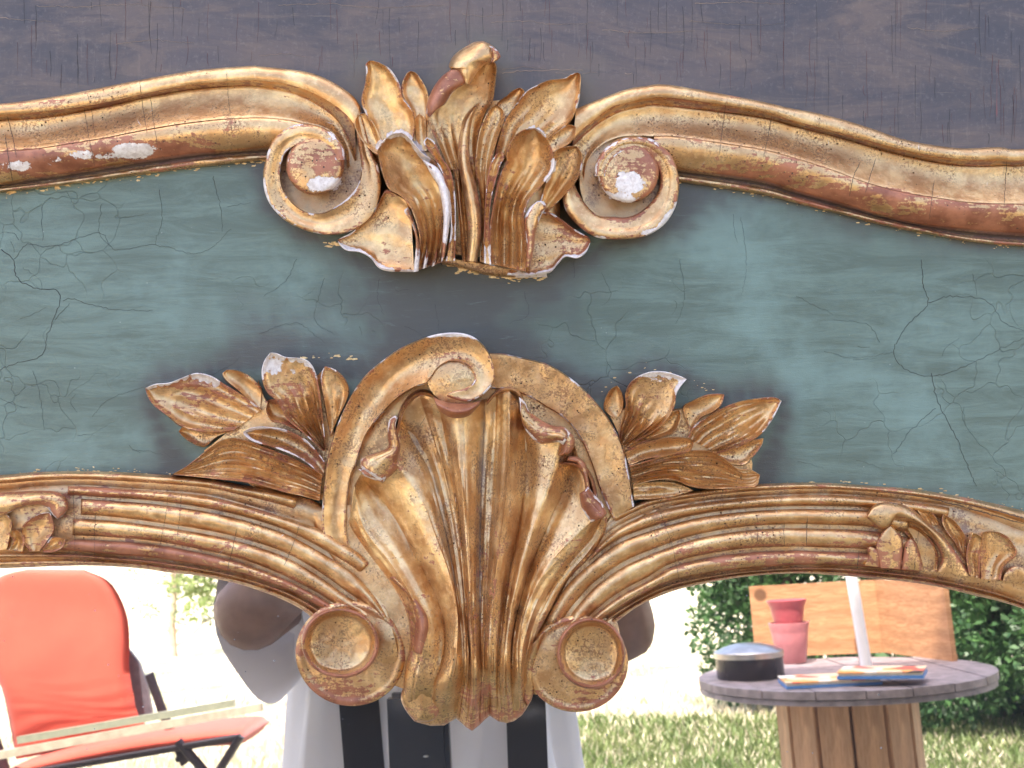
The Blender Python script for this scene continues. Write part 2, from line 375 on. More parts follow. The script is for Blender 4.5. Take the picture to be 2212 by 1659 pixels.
def loft(name, rails, hs, bulge=None, parent=None, n=70, m=7, base=0, er=3.5, eh=2.5, gesso=.25, bole=0, grime=0,
         extra=None, wob=1.0, ends=(0, 0), mat=None, sharp=48, pair=None, eL=True, eR=True, cvk=1.0, fl=None):
    if pair is None: pair = len(set(len(r) for r in rails)) == 1 and len(rails[0]) > 2
    rs = [spl(r, n, pair) for r in rails]; K = len(rails)
    bulge = bulge if bulge is not None else [0] * (K - 1)
    hr = [ti(h, n) for h in hs]; cols = []; hc = []; us = []
    for k in range(K - 1):
        v = np.linspace(0, 1, m + 1); v = .5 * v + .5 * (1 - np.cos(np.pi * v)) / 2
        if k < K - 2: v = v[:-1]
        bb = ti(bulge[k], n)
        for vv in v:
            cols.append(rs[k] * (1 - vv) + rs[k + 1] * vv)
            hc.append(hr[k] * (1 - vv) + hr[k + 1] * vv + bb * math.sin(math.pi * vv) ** (.8 if bb.mean() > 0 else 1))
            us.append((k + vv) / (K - 1))
    X = np.stack([c[:, 0] for c in cols], 1); Y = np.stack([c[:, 1] for c in cols], 1); H = np.stack(hc, 1)
    U = np.tile(np.array(us), (n, 1)); T = np.tile(np.linspace(0, 1, n)[:, None], (1, len(us)))
    dL = np.hypot(X - rs[0][:, :1], Y - rs[0][:, 1:]); dR = np.hypot(X - rs[-1][:, :1], Y - rs[-1][:, 1:])
    dist = np.full_like(X, 1e3)
    if eL: dist = np.minimum(dist, dL)
    if eR: dist = np.minimum(dist, dR)
    for k, e in enumerate(ends):
        if e:
            row = slice(0, 1) if k == 0 else slice(-1, None)
            dist = np.minimum(dist, np.hypot(X - X[row], Y - Y[row]))
    if extra is not None: H = H + extra(T, U, X, Y, dist)
    if fl is not None: H = fl + 1.2 * np.logaddexp(0, (H - fl) / 1.2)
    q_ = np.clip(1 - dist / er, 0, 1); H = H - eh * (1 - np.sqrt(np.maximum(0, 1 - q_ ** 2)))
    return finish(name, X, Y, H, dist, parent, base, gesso, bole, grime, mat=mat, wob=wob, sharp=sharp, cvk=cvk)
LIFT = [0, None]
def leaf(L, Rr, hb, ht, parent, name='leaf', cup=-2.0, nf=0, fa=1.2, rim=1.5, curl=0, base=0, gesso=.35, bole=0, grime=0, n=60, m=22, mid=None,
         fend=.75, fpow=1.0, er=3.5, eh=2.5, ends=(0, 0), wob=1.0, skew=0):
    hb += LIFT[0]; ht += LIFT[0]; mid = mid + LIFT[0] if mid is not None else None
    """one carved leaf: two edges from root to tip, cupped or swelling, fluted from the root"""
    hh = [hb, (hb + ht) / 2 if mid is None else mid, ht]
    def ex(T, U, X, Y, d):
        s = 2 * U - 1 + skew
        taper = np.sin(np.pi * np.clip(.12 + .80 * T, 0, 1)) ** .6
        o = cup * 1.4 * (1 - s * s) * taper + rim * np.exp(-(d / 7.0) ** 2) * np.clip(T * 3, 0, 1) + curl * np.clip((T - .6) / .4, 0, 1) ** 2
        if nf:
            env = 1.35 * np.clip((fend - T) / (fend * .5), 0, 1) ** fpow * np.clip(T / .05 + .4, 0, 1)
            ph = U * nf + .12 * np.sin(3 * T + nf)
            o = o + fa * env * (1 - 2 * np.abs(np.sin(np.pi * ph)) ** .7) * np.clip(d / 6, .2, 1)
        return o
    return loft(name, [L, Rr], [hh, hh], None, parent, n=n, m=m, base=base, er=er, eh=eh, gesso=gesso, bole=bole, grime=grime, extra=ex, ends=ends, wob=wob, pair=False, fl=LIFT[1], cvk=.45)
def disc(name, cx, cy, rx, ry, prof, parent, base=0, rot=0, gesso=.3, bole=0, grime=0, na=72, nr=16, shift=(0, 0), wob=1.0, sharp=48, eb=.25):
    """round carved boss: prof(r01, angle) -> height"""
    a = np.linspace(0, 2 * np.pi, na, endpoint=False)[:, None]; r = (1 - (1 - np.linspace(0.001, 1, nr)) ** 1.3)[None, :]
    X0 = r * np.cos(a) * rx; Y0 = r * np.sin(a) * ry; c, s = math.cos(rot), math.sin(rot)
    X = cx + X0 * c - Y0 * s; Y = cy + X0 * s + Y0 * c
    H = prof(r + 0 * a, a + 0 * r); d = (1 - r + 0 * a) * min(rx, ry)
    return finish(name, X, Y, H, d, parent, base, gesso, bole, grime, closed=True, cap='outer', wob=wob, sharp=sharp, eb=eb)
# ================================================================= the mirror piece
TM = empty('overmantel_mirror'); TM.matrix_world = PM
tag(TM, 'antique carved giltwood mirror with a shell, scrolls and a blue-green painted panel', 'mirror')

# --- curves shared by several parts
UL_top = q((-420, 260), (-200, 240), 'G', (0, 445), (300, 410), (600, 360), (850, 310), (1100, 260), (1400, 205), (1700, 160), (2100, 130), 'A', (250, 362), (550, 390), (800, 425), (1000, 490), (1200, 600), (1330, 700), (1400, 800))
UL_r1 = q((-420, 282), (-200, 264), 'G', (0, 540), (300, 515), (600, 480), (900, 430), (1200, 360), (1500, 300), (1800, 265), (2100, 250), 'A', (250, 520), (500, 545), (700, 590), (900, 670), (1100, 780), (1250, 900), (1340, 1010))
UL_r2 = q((-420, 296), (-200, 278), 'G', (0, 590), (400, 560), (800, 490), (1200, 400), (1600, 330), (2000, 300), 'A', (300, 590), (600, 640), (800, 710), (1000, 830), (1150, 960), (1270, 1150), (1360, 1400))
UL_r3 = q((-420, 370), (-200, 348), 'G', (0, 840), (300, 815), (600, 770), (900, 720), (1200, 660), (1500, 610), (1800, 575), 'A', (0, 940), (300, 930), (600, 955), (760, 990), (960, 1030), (1120, 1120), (1230, 1300), (1260, 1500))
UL_r4 = q((-420, 440), (-200, 420), 'G', (0, 1112), (260, 1068), (600, 1015), (900, 965), (1200, 915), (1600, 862), (1900, 840), (2200, 812), (2330, 800))
UL_r5 = q((-420, 448), (-200, 428), 'G', (0, 1145), (240, 1118), (600, 1072), (900, 1025), (1200, 975), (1600, 915), (1900, 882), (2200, 868), (2330, 862))
UL_r6 = q((-420, 462), (-200, 440), 'G', (0, 1185), (300, 1150), (600, 1112), (900, 1070), (1200, 1030), (1500, 990), (1850, 950), (2150, 915), (2330, 905))
UR_top = q('F', (840, 470), (1000, 400), (1200, 320), (1400, 250), (1600, 215), (1900, 205), 'Q', (0, 5), (240, 60), (480, 105), (720, 165), (960, 240), (1160, 310), (1400, 365), (1700, 400), (2000, 390), 'V', (2212, 321), (2400, 295), (2600, 270))
UR_r1 = q('F', (810, 800), (900, 700), (1000, 620), (1100, 540), (1250, 440), (1400, 400), (1600, 355), (1900, 345), 'Q', (0, 85), (300, 170), (600, 250), (900, 330), (1200, 410), (1500, 470), (1800, 495), (2000, 490), 'V', (2212, 346), (2400, 322), (2600, 298))
UR_r2 = q('F', (800, 880), (950, 740), (1100, 620), (1200, 560), (1350, 490), (1550, 450), (1800, 435), 'Q', (0, 145), (300, 220), (700, 320), (1000, 410), (1300, 485), (1600, 540), (1850, 555), (2050, 545), 'V', (2212, 358), (2400, 336), (2600, 312))
UR_r3 = q('F', (930, 1250), (960, 1060), (1080, 900), (1250, 800), (1430, 765), (1700, 770), (1950, 772), 'Q', (0, 400), (300, 475), (600, 570), (900, 680), (1200, 760), (1500, 810), (1800, 850), 'V', (2212, 440), (2400, 440), (2600, 425))
UR_r4 = q('F', (1780, 1110), (1960, 1135), 'Q', (0, 660), (300, 750), (700, 860), (1000, 950), (1300, 1020), (1600, 1060), (1900, 1090), 'V', (2212, 505), (2400, 515), (2600, 505))
UR_r5 = q('F', (1780, 1190), (1990, 1205), 'Q', (0, 722), (300, 800), (700, 908), (1000, 985), (1300, 1050), (1700, 1130), 'V', (2212, 523), (2400, 530), (2600, 522))
UR_r6 = q('F', (1780, 1260), (1990, 1275), 'Q', (0, 778), (300, 850), (700, 950), (1000, 1030), (1400, 1110), (1800, 1180), 'V', (2212, 533), (2400, 543), (2600, 536))
LL = dict(
 a=q((-420, 1040), (-200, 1032), (0, 1026), (60, 1021), (137, 1018), (234, 1019), (312, 1023), (430, 1032), (520, 1047), (612, 1063), (690, 1088), (724, 1120)),
 b=q((-420, 1075), (-200, 1064), (0, 1058), (80, 1051), (176, 1048), (273, 1054), (432, 1066), (520, 1086), (612, 1113), (690, 1138), (737, 1166), (780, 1192), (812, 1226)),
 c=q((-420, 1092), (-200, 1082), (0, 1072), (80, 1070), (156, 1072), (234, 1077), (332, 1084), (432, 1098), (520, 1117), (612, 1146), (671, 1175), (729, 1209), (768, 1235), (797, 1266), (820, 1296), (842, 1332)),
 d=q((-420, 1126), (-200, 1118), (0, 1112), (137, 1115), (215, 1118), (293, 1126), (432, 1147), (520, 1166), (612, 1196), (671, 1228), (710, 1254), (745, 1280), (790, 1310), (824, 1346)),
 e=q((-420, 1170), (-200, 1164), (0, 1158), (146, 1160), (234, 1164), (332, 1172), (432, 1190), (520, 1211), (612, 1247), (690, 1287), (735, 1316), (775, 1336)),
 f=q((-420, 1200), (-200, 1196), (0, 1190), (146, 1192), (234, 1200), (332, 1208), (432, 1224), (520, 1243), (600, 1268), (651, 1290), (700, 1318), (738, 1336)),
 g=q((-420, 1238), (-200, 1233), (0, 1228), (176, 1222), (293, 1227), (360, 1236), (438, 1245), (516, 1262), (575, 1281), (614, 1297), (653, 1318), (680, 1340)))
LR = dict(
 a=q((1290, 1130), (1330, 1108), (1380, 1085), (1404, 1076), (1500, 1060), (1600, 1048), (1700, 1043), (1780, 1043), (1880, 1049), (1975, 1057), (2092, 1076), (2212, 1104), (2400, 1160), (2600, 1230)),
 b=q((1272, 1210), (1290, 1180), (1330, 1142), (1404, 1105), (1500, 1085), (1600, 1074), (1700, 1068), (1780, 1066), (1860, 1070), (1956, 1080), (2053, 1094), (2131, 1117), (2212, 1148), (2400, 1210), (2600, 1290)),
 c=q((1172, 1346), (1190, 1309), (1226, 1256), (1277, 1210), (1333, 1169), (1404, 1142), (1500, 1116), (1600, 1102), (1700, 1096), (1780, 1096), (1860, 1098), (1956, 1108), (2053, 1126), (2131, 1150), (2212, 1180), (2400, 1245), (2600, 1325)),
 d=q((1214, 1352), (1236, 1316), (1258, 1290), (1284, 1262), (1340, 1222), (1404, 1193), (1500, 1160), (1600, 1142), (1700, 1136), (1780, 1137), (1880, 1142), (2000, 1164), (2120, 1196), (2212, 1230), (2400, 1300), (2600, 1380)),
 e=q((1262, 1346), (1290, 1320), (1340, 1283), (1404, 1249), (1440, 1226), (1500, 1206), (1600, 1190), (1700, 1185), (1780, 1187), (1880, 1191), (2000, 1205), (2120, 1236), (2212, 1272), (2400, 1345), (2600, 1430)),
 f=q((1296, 1348), (1318, 1328), (1380, 1291), (1440, 1262), (1520, 1244), (1600, 1233), (1700, 1225), (1780, 1223), (1880, 1229), (2000, 1243), (2120, 1268), (2212, 1298), (2400, 1375), (2600, 1465)),
 g=q((1330, 1345), (1380, 1309), (1440, 1282), (1500, 1265), (1600, 1247), (1700, 1239), (1780, 1241), (1900, 1251), (1995, 1262), (2100, 1285), (2212, 1316), (2400, 1395), (2600, 1490)))

# --- flat boards
UPe = q((-420, 340), (-200, 315), (0, 270), (200, 250), (500, 225), (700, 260), (800, 330), (1000, 330), (1200, 330), (1300, 270), (1500, 225), (1700, 290), (1900, 350), (2050, 380), (2212, 385), (2400, 370), (2600, 350))
top = np.stack([np.linspace(-420, 2600, 17), np.full(17, -560.)], 1)
def ex_board(T, U, X, Y, d):
    return vn(X, Y, 300, 5) * 1.2 + vn(X, Y, 4, 6) * .06
board = loft('painted_board', [top, UPe], [1.0, 1.0], None, TM, n=220, m=60, base=-14, er=.1, eh=0, gesso=0, extra=ex_board, wob=.1, mat=BOARD, pair=False)
def setattrs(o, f):
    n = len(o.data.vertices); c = np.zeros(n * 3, np.float32); o.data.vertices.foreach_get('co', c); c = c.reshape(-1, 3)
    x = c[:, 0] / S + 1106; y = 829.5 - (c[:, 2] - ZC) / S
    a = o.data.attributes['grime']; a.data.foreach_set('value', np.clip(f(x, y), -2, 2).astype(np.float32))
def near(poly, x, y, sc_):
    p = spl(poly, 60); d = np.full(x.shape, 1e9)
    for a in p: d = np.minimum(d, (x - a[0]) ** 2 + (y - a[1]) ** 2)
    return np.exp(-np.sqrt(d) / sc_)
crest_o = q((770, 260), (780, 140), (900, 200), (1000, 110), (1075, 110), (1120, 230), (1250, 170), (1260, 240))
setattrs(board, lambda x, y: .75 * np.clip(near(crest_o, x, y, 26) * 1.3 + vn(x, y, 22, 3) * .5 * near(crest_o, x, y, 60), 0, 1) + .25 * near(UL_top, x, y, 12) + .3 * near(UR_top, x, y, 12))
GT = q((-420, 420), (-200, 400), (0, 380), (200, 360), (400, 335), (560, 325), (700, 420), (900, 500), (1000, 520), (1150, 520), (1340, 460), (1480, 360), (1650, 400), (1850, 450), (2000, 485), (2212, 510), (2400, 515), (2600, 505))
GB = q((-420, 1100), (-200, 1090), (0, 1080), (200, 1090), (400, 1100), (600, 1150), (760, 1240), (850, 1330), (1000, 1400), (1100, 1400), (1180, 1330), (1280, 1230), (1400, 1160), (1600, 1110), (1780, 1100), (1950, 1110), (2212, 1180), (2600, 1330))
green = loft('green_panel', [GT, GB], [0, 0], None, TM, n=260, m=110, base=-14, er=.1, eh=0, gesso=0, extra=lambda T, U, X, Y, d: vn(X, Y, 240, 8) * 1.6, wob=.08, mat=GREEN, pair=False)
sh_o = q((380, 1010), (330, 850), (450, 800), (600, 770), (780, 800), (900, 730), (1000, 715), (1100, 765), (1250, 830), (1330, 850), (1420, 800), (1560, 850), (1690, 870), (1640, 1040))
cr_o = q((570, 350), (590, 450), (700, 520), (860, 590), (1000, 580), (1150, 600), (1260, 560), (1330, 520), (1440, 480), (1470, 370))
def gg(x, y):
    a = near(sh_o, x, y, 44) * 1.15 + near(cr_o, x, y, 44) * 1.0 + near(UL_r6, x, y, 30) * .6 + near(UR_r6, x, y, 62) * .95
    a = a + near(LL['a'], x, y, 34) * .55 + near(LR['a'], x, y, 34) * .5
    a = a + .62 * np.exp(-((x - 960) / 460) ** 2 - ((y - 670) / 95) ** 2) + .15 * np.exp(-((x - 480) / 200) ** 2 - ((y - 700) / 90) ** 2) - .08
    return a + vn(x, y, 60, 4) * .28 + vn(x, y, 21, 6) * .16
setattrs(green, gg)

def ribbon(name, lines, parent, mat, h=.25, kind='stuff'):
    V = []; F = []
    for pts, w0, w1 in lines:
        p = np.asarray(pts, float); n = len(p); t = np.gradient(p, axis=0); t /= np.maximum(1e-6, np.hypot(t[:, 0], t[:, 1]))[:, None]
        w_ = np.linspace(w0, w1, n) * (.75 + .5 * np.random.RandomState(n).rand(n))
        nx = np.stack([-t[:, 1], t[:, 0]], 1) * w_[:, None] * .5; k = len(V)
        for i in range(n):
            a = p[i] + nx[i]; b = p[i] - nx[i]
            hh = h(p[i][0], p[i][1]) if callable(h) else h
            V += [PP(a[0], a[1], hh), PP(b[0], b[1], hh), PP(p[i][0], p[i][1], hh + .12)]
        for i in range(n - 1):
            F += [(k + 3 * i, k + 3 * i + 2, k + 3 * i + 5, k + 3 * i + 3), (k + 3 * i + 2, k + 3 * i + 1, k + 3 * i + 4, k + 3 * i + 5)]
    o = mk(name, np.array(V), F, mat, parent, False); 
    if kind: o['kind'] = kind
    return o
def jag(pts, step=5, amp=2.2, seed=0):
    p = spl(pts, 120); L = np.hypot(*np.diff(p, axis=0).T).sum(); n = max(4, int(L / step)); p = spl(pts, n)
    r = np.random.RandomState(seed + 3); d = r.randn(n, 2) * amp * .4 + np.cumsum(r.randn(n, 2), 0) * amp * .25; d -= np.linspace(0, 1, n)[:, None] * d[-1]
    return p + d
def gh(x, y): return float(vn(np.array([x]), np.array([y]), 240, 8)[0] * 1.6 + .12)
def bh(x, y): return 1.1 + float(vn(np.array([x]), np.array([y]), 300, 5)[0] * 1.2)
lines = []
for i, (pts, w_) in enumerate([
    ([(0, 540), (30, 560), (40, 600), (80, 625), (120, 630), (135, 650), (120, 690), (105, 740), (90, 770), (20, 790), (0, 800)], 2.8), ([(135, 650), (155, 645), (230, 665), (330, 670)], 1.6),
    ([(30, 560), (60, 530), (110, 535), (215, 505), (250, 540), (330, 530), (400, 545), (450, 540), (500, 495)], 1.5), ([(120, 690), (150, 655)], 1.6),
    ([(90, 445), (92, 520)], 1.3), ([(220, 440), (215, 500), (235, 530)], 1.4), ([(345, 410), (350, 480), (335, 530)], 1.4), ([(460, 380), (475, 440), (480, 500)], 1.4),
    ([(360, 850), (480, 800), (520, 770)], 1.1), ([(40, 520), (25, 500), (0, 505)], 1.2), ([(70, 800), (85, 860), (95, 930)], 1.1), ([(0, 860), (60, 880)], 1.0),
    ([(1990, 560), (1995, 620), (2005, 655), (1960, 700), (1930, 760), (1960, 800), (2010, 810), (2060, 800), (2130, 770), (2212, 730)], 2.0),
    ([(2005, 655), (2060, 640), (2130, 650), (2170, 700), (2212, 715)], 1.6), ([(2010, 810), (2020, 860), (2060, 940), (2090, 1010), (2110, 1050)], 2.2), ([(2020, 880), (1980, 920), (1930, 980)], 1.5),
    ([(1900, 740), (1870, 700), (1800, 690)], 1.0), ([(2100, 590), (2110, 640)], 1.0), ([(1720, 640), (1800, 680)], .9), ([(1780, 760), (1850, 770), (1930, 760)], .9),
    ([(700, 600), (690, 640), (680, 690), (720, 720)], 1.0), ([(640, 560), (620, 600), (570, 640)], .9), ([(820, 600), (815, 650), (830, 680)], 1.0), ([(940, 660), (950, 720)], .9),
    ([(1130, 630), (1140, 680), (1100, 700)], .8), ([(1520, 960), (1550, 980)], .8), ([(200, 900), (240, 860), (330, 830)], .9), ([(560, 720), (640, 700), (700, 740)], .9),
    ([(1300, 590), (1320, 640), (1300, 660)], .8), ([(1240, 600), (1240, 540)], .9), ([(1470, 560), (1480, 640), (1460, 700)], .8), ([(1600, 470), (1610, 560), (1600, 640)], .8)]):
    lines.append((jag(pts, 6, 2.6, i), w_ * .62, w_ * .36))
rr = np.random.RandomState(5)
for i in range(42):
    x, y = rr.uniform(-100, 2300), rr.uniform(400, 1040); a = rr.choice([0, 1.57]) + rr.randn() * .35; L = rr.uniform(15, 75)
    if 320 < x < 1700 and y > 720: continue
    if 560 < x < 1480 and y < 610: continue
    if x > 1480 and y < 420 + (x - 1480) * .19: continue
    lines.append((jag([(x, y), (x + L * .5 * math.cos(a) + rr.randn() * 6, y + L * .5 * math.sin(a)), (x + L * math.cos(a), y + L * math.sin(a))], 6, 2.2, 60 + i), .55, .3))
ribbon('crack', lines, green, CRACK, gh)
# vertical shrinkage cracks of the upper board
dk, rd = [], []
def inside_board(x, y):
    return y < np.interp(x, [0, 200, 400, 560, 700, 780, 900, 1000, 1070, 1250, 1330, 1480, 1700, 1900, 2050, 2212], [215, 185, 150, 140, 160, 210, 150, 100, 130, 150, 190, 180, 225, 290, 318, 315])
for i in range(260):
    x = rr.uniform(-60, 2280); y0 = rr.uniform(-60, 300); L = rr.uniform(15, 120) * (1.3 if rr.rand() < .3 else 1); w_ = rr.uniform(.3, .85)
    y1 = y0 + L
    while y1 > y0 and not inside_board(x, y1 + 3): y1 -= 5
    if y1 - y0 < 10: continue
    k = rr.randn() * .6
    p = jag([(x, y0), (x + k * 2, (y0 + y1) / 2), (x + rr.randn() * 2, y1)], 9, 1.0, 200 + i)
    (rd if rr.rand() < (.6 if x > 1300 or 450 < x < 800 else .4) else dk).append((p, w_, w_ * .5))
ribbon('crack', dk, board, CRACK, bh); ribbon('crack', rd, board, CRACKR, bh)
sc_l = []
for i, (pts, w_) in enumerate([([(1085, 158), (1150, 152), (1200, 150), (1260, 152)], 1.5), ([(1085, 150), (1130, 146), (1180, 148)], .8), ([(1200, 158), (1250, 162), (1290, 156)], .9), ([(1060, 48), (1120, 44), (1200, 52), (1280, 48)], .8),
        ([(1000, 30), (1040, 34), (1090, 30)], .9), ([(80, 12), (160, 16), (300, 12), (400, 18)], .8), ([(0, 40), (50, 44), (110, 46)], 1.0), ([(600, 12), (700, 8), (800, 14), (960, 10)], .8), ([(1300, 64), (1400, 70), (1500, 66)], .8), ([(1490, 45), (1600, 52), (1700, 46)], .6),
        ([(250, 95), (330, 88), (420, 92)], .7), ([(1500, 8), (1600, 4), (1720, 8)], 1.0), ([(1960, 60), (2040, 66), (2120, 60)], .6), ([(560, 120), (620, 116), (660, 122)], .6), ([(1350, 158), (1358, 160), (1366, 157)], 1.4)]):
    sc_l.append((jag(pts, 6, 2.0, 900 + i), w_, w_ * .4))
ribbon('scratch', sc_l, board, plain('bare_scratch', (0.30, 0.21, 0.15), .7), bh)
def flakes(name, curve, cnt, spread, parent, seed, hf, size=3.0):
    r = np.random.RandomState(seed); p = spl(curve, 300); V = []; F = []
    for i in range(cnt):
        c = p[r.randint(300)] + np.array([r.randn() * 2, abs(r.randn()) * spread * np.sign(spread) if spread > 0 else -abs(r.randn() * spread)])
        n = r.randint(4, 7); L = size * (.3 + abs(r.randn()) * .7); a0 = r.rand() * 6; k = len(V); hh = hf(c[0], c[1]) + .1
        for j in range(n):
            a = a0 + j * 2 * math.pi / n; rad = L * (.5 + r.rand() * .7)
            V.append(PP(c[0] + rad * 1.7 * math.cos(a), c[1] + rad * .6 * math.sin(a), hh + r.rand() * .3))
        F.append(tuple(range(k, k + n)))
    o = mk(name, np.array(V), F, FLAKE, parent, False); o['kind'] = 'stuff'
    return o
flakes('gold_flake', UL_r6, 130, 5, green, 1, gh, 2.6); flakes('gold_flake', UR_r6, 60, 4, green, 2, gh, 2.2)
flakes('gold_flake', LL['a'], 90, -5, green, 3, gh, 2.2); flakes('gold_flake', LR['a'], 70, -5, green, 4, gh, 2.2)
flakes('gold_flake', q((960, 568), (1040, 590), (1100, 598), (1180, 597)), 50, 5, green, 5, gh, 4.0)
flakes('gold_flake', q((700, 520), (740, 528)), 14, 4, green, 6, gh, 4.5)
flakes('gold_flake', q((640, 775), (720, 775), (800, 780)), 22, -5, green, 7, gh, 3.0)
flakes('gold_flake', q((1300, 850), (1400, 800), (1560, 860)), 22, -7, green, 8, gh, 2.2)
# thick lifting smear of gold and paint at the root of the crest
loft('gold_smear', [q((950, 556), (1000, 560), (1060, 570), (1110, 580), (1180, 586)), q((955, 571), (1000, 580), (1050, 594), (1110, 600), (1182, 599))], [7, 1.6], [1.8], green, n=40, m=5, er=4, eh=1.2, wob=1.6, gesso=0, bole=-.2)

# --- mirror glass
mg = []
nx, ny = 330, 98
xs = np.linspace(-400, 2580, nx); ys = np.concatenate([np.linspace(1040, 1700, 90), np.linspace(1780, 4240, 8)])
X, Y = np.meshgrid(xs, ys, indexing='ij')
MH = -12.0
def flatP(x, y, h): return np.stack([(x - 1106) * S, -h * .001 + 0 * x, ZC - (y - 829.5) * S], -1)
V = flatP(X, Y, MH).reshape(-1, 3); nn = V.shape[0]
Vb = flatP(X, Y, MH - 4).reshape(-1, 3)[[0, ny - 1, nn - 1, nn - ny]]
F = [(i * ny + j, i * ny + j + 1, (i + 1) * ny + j + 1, (i + 1) * ny + j) for i in range(nx - 1) for j in range(ny - 1)]
glass = mk('mirror_glass', V, F, MIRROR, TM, False, dict(grime=np.zeros(nn)))
gm = near(LL['g'], X.ravel(), Y.ravel(), 13) * .85 + near(LR['g'], X.ravel(), Y.ravel(), 8) * .4
for bx, by, rx, ry, a in [(640, 1300, 46, 34, .9), (560, 1290, 60, 24, .6), (870, 1520, 34, 26, 1.0), (1140, 1545, 34, 16, 1.0), (1375, 1400, 14, 60, .25)]:
    gm = np.maximum(gm, a * np.exp(-((X.ravel() - bx) / rx) ** 2 - ((Y.ravel() - by) / ry) ** 2))
glass.data.attributes['grime'].data.foreach_set('value', np.clip(gm, 0, 1).astype(np.float32))
# finer dust needs a finer glass grid near the frame
def slab(name, x0, x1, y0, y1, h0, h1, mat, parent):
    c = [flatP(np.array(x), np.array(y), h) for h in (h0, h1) for x, y in ((x0, y0), (x1, y0), (x1, y1), (x0, y1))]
    return mk(name, [tuple(map(float, v)) for v in c], [(0, 1, 2, 3), (7, 6, 5, 4), (0, 4, 5, 1), (1, 5, 6, 2), (2, 6, 7, 3), (3, 7, 4, 0)], mat, parent, False)
slab('backing_board', -400, 2580, -540, 4240, -15, -40, WOODBK, TM)
YB = 829.5 + ZC / S - 20
slab('side_stile', -470, -401, 1225, YB, 14, -40, GILT, TM); slab('side_stile', 2581, 2650, 1500, YB, 14, -40, GILT, TM)

# --- upper mouldings: fillet and quirk, cove, ovolo, bead
VL_out = q('A', (1400, 800), 'C', (1540, 40), (1605, 180), (1635, 400), (1600, 610), (1500, 780), (1320, 890), (1100, 940), (870, 912), (700, 850), (560, 770), (440, 650), (370, 530), (335, 400), (330, 240), 'A', (350, 1440), (390, 1280), (470, 1140), (570, 1060), (690, 1010), (810, 1000), (930, 1020), (1050, 1070), (1150, 1150), (1222, 1270), (1236, 1400))
VL_in = q('A', (1340, 1010), 'A', (1400, 1350), 'C', (1415, 160), (1405, 300), (1345, 440), (1210, 575), (1010, 690), (850, 695), (720, 640), (610, 530), (545, 420), (522, 300), (524, 210), (535, 130), 'A', (540, 1430), (565, 1340), (640, 1270), (720, 1235), (800, 1225), (900, 1235), (1000, 1275), (1080, 1330), (1120, 1400))
VLo = spl(np.vstack([VL_out]), 120); VLi = spl(VL_in, 120)
um = loft('upper_moulding', [UL_top, UL_r1], [[15, 17, 17, 19, 20], [16, 18, 19, 21, 21]], [2.2], TM, n=170, m=6, base=-2, er=3, eh=2.2, gesso=.30, bole=-.05, eR=False, pair=False, wob=.4)
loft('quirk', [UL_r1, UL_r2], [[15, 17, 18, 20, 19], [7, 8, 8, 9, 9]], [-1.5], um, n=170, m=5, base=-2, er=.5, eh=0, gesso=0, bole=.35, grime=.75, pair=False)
loft('scroll_band', [VLo, VLo * .5 + VLi * .5, VLi], [[18, 20, 22, 22, 22, 24, 26, 27], [20, 21, 21, 20, 21, 24, 27, 29], [16, 18, 23, 23, 22, 23, 27, 29]], [1.0, -1.2], um, n=150, m=7, base=0, er=4.5, eh=3, gesso=.58, pair=False)
loft('cove', [UL_r2, UL_r3], [[8.5, 9.5, 10, 10, 7], [18, 20, 21, 20, 8]], [[-4.5, -5, -5, -4, -2]], um, n=170, m=14, base=-2, er=1.5, eh=.5, gesso=.12, bole=-.12, pair=False, wob=.4)
loft('ovolo', [UL_r3[:-3], UL_r4], [[18, 20, 20, 20], [9, 9, 9, 9]], [[5.5, 6, 6, 5.5]], um, n=130, m=14, base=-2, er=1.2, eh=.8, gesso=.1, bole=.1, pair=False, wob=.4, sharp=40)
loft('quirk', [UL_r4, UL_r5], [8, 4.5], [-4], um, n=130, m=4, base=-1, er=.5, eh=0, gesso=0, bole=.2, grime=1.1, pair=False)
loft('bead', [UL_r5, UL_r6], [5.5, 3.5], [2.2], um, n=130, m=4, base=-1, er=2, eh=1, gesso=0, bole=.05, wob=1.2, pair=False)
disc('scroll_floor', 692, 352, 108, 118, lambda r, a: 6 + 0 * r, um, nr=12, gesso=0, bole=-.4, grime=.75)
disc('scroll_button', 681, 357, 63, 64, lambda r, a: 29 - 3.0 * r ** 3 - 3.5 * np.clip((r - .86) / .14, 0, 1) ** 2, um, gesso=.38, bole=.12, nr=18)
um2 = loft('upper_moulding', [UR_top, UR_r1], [[18, 19, 18, 17, 16], [20, 21, 20, 19, 18]], [2.2], TM, n=170, m=6, base=-2, er=3, eh=2.2, gesso=.20, bole=-.15, eR=False, pair=False, wob=.4)
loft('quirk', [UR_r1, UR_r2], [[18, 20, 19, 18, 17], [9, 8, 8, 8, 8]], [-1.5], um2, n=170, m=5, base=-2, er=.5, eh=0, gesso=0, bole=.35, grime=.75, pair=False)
VR_out = q('E', (1800, 520), (1815, 620), (1850, 700), (1940, 810), (2060, 910), (2200, 975), 'V', (1330, 517), (1365, 516), (1400, 508), (1435, 485), (1458, 450), (1467, 410), (1464, 370), (1450, 335), 'F', (1790, 880), (1690, 805), (1560, 772), (1430, 770), (1310, 800), (1200, 870), (1110, 970), (1055, 1090), (1045, 1210))
VR_in = q('E', (1930, 380), (1970, 470), (2040, 580), (2130, 680), (2212, 730), 'F', (1250, 1660), (1390, 1665), (1530, 1620), (1650, 1520), (1735, 1400), (1770, 1270), (1750, 1150), (1700, 1060), (1620, 985), (1520, 945), (1430, 940), (1340, 965), (1260, 1020), (1200, 1100), (1170, 1210))
VRo = spl(VR_out, 120); VRi = spl(VR_in, 120)
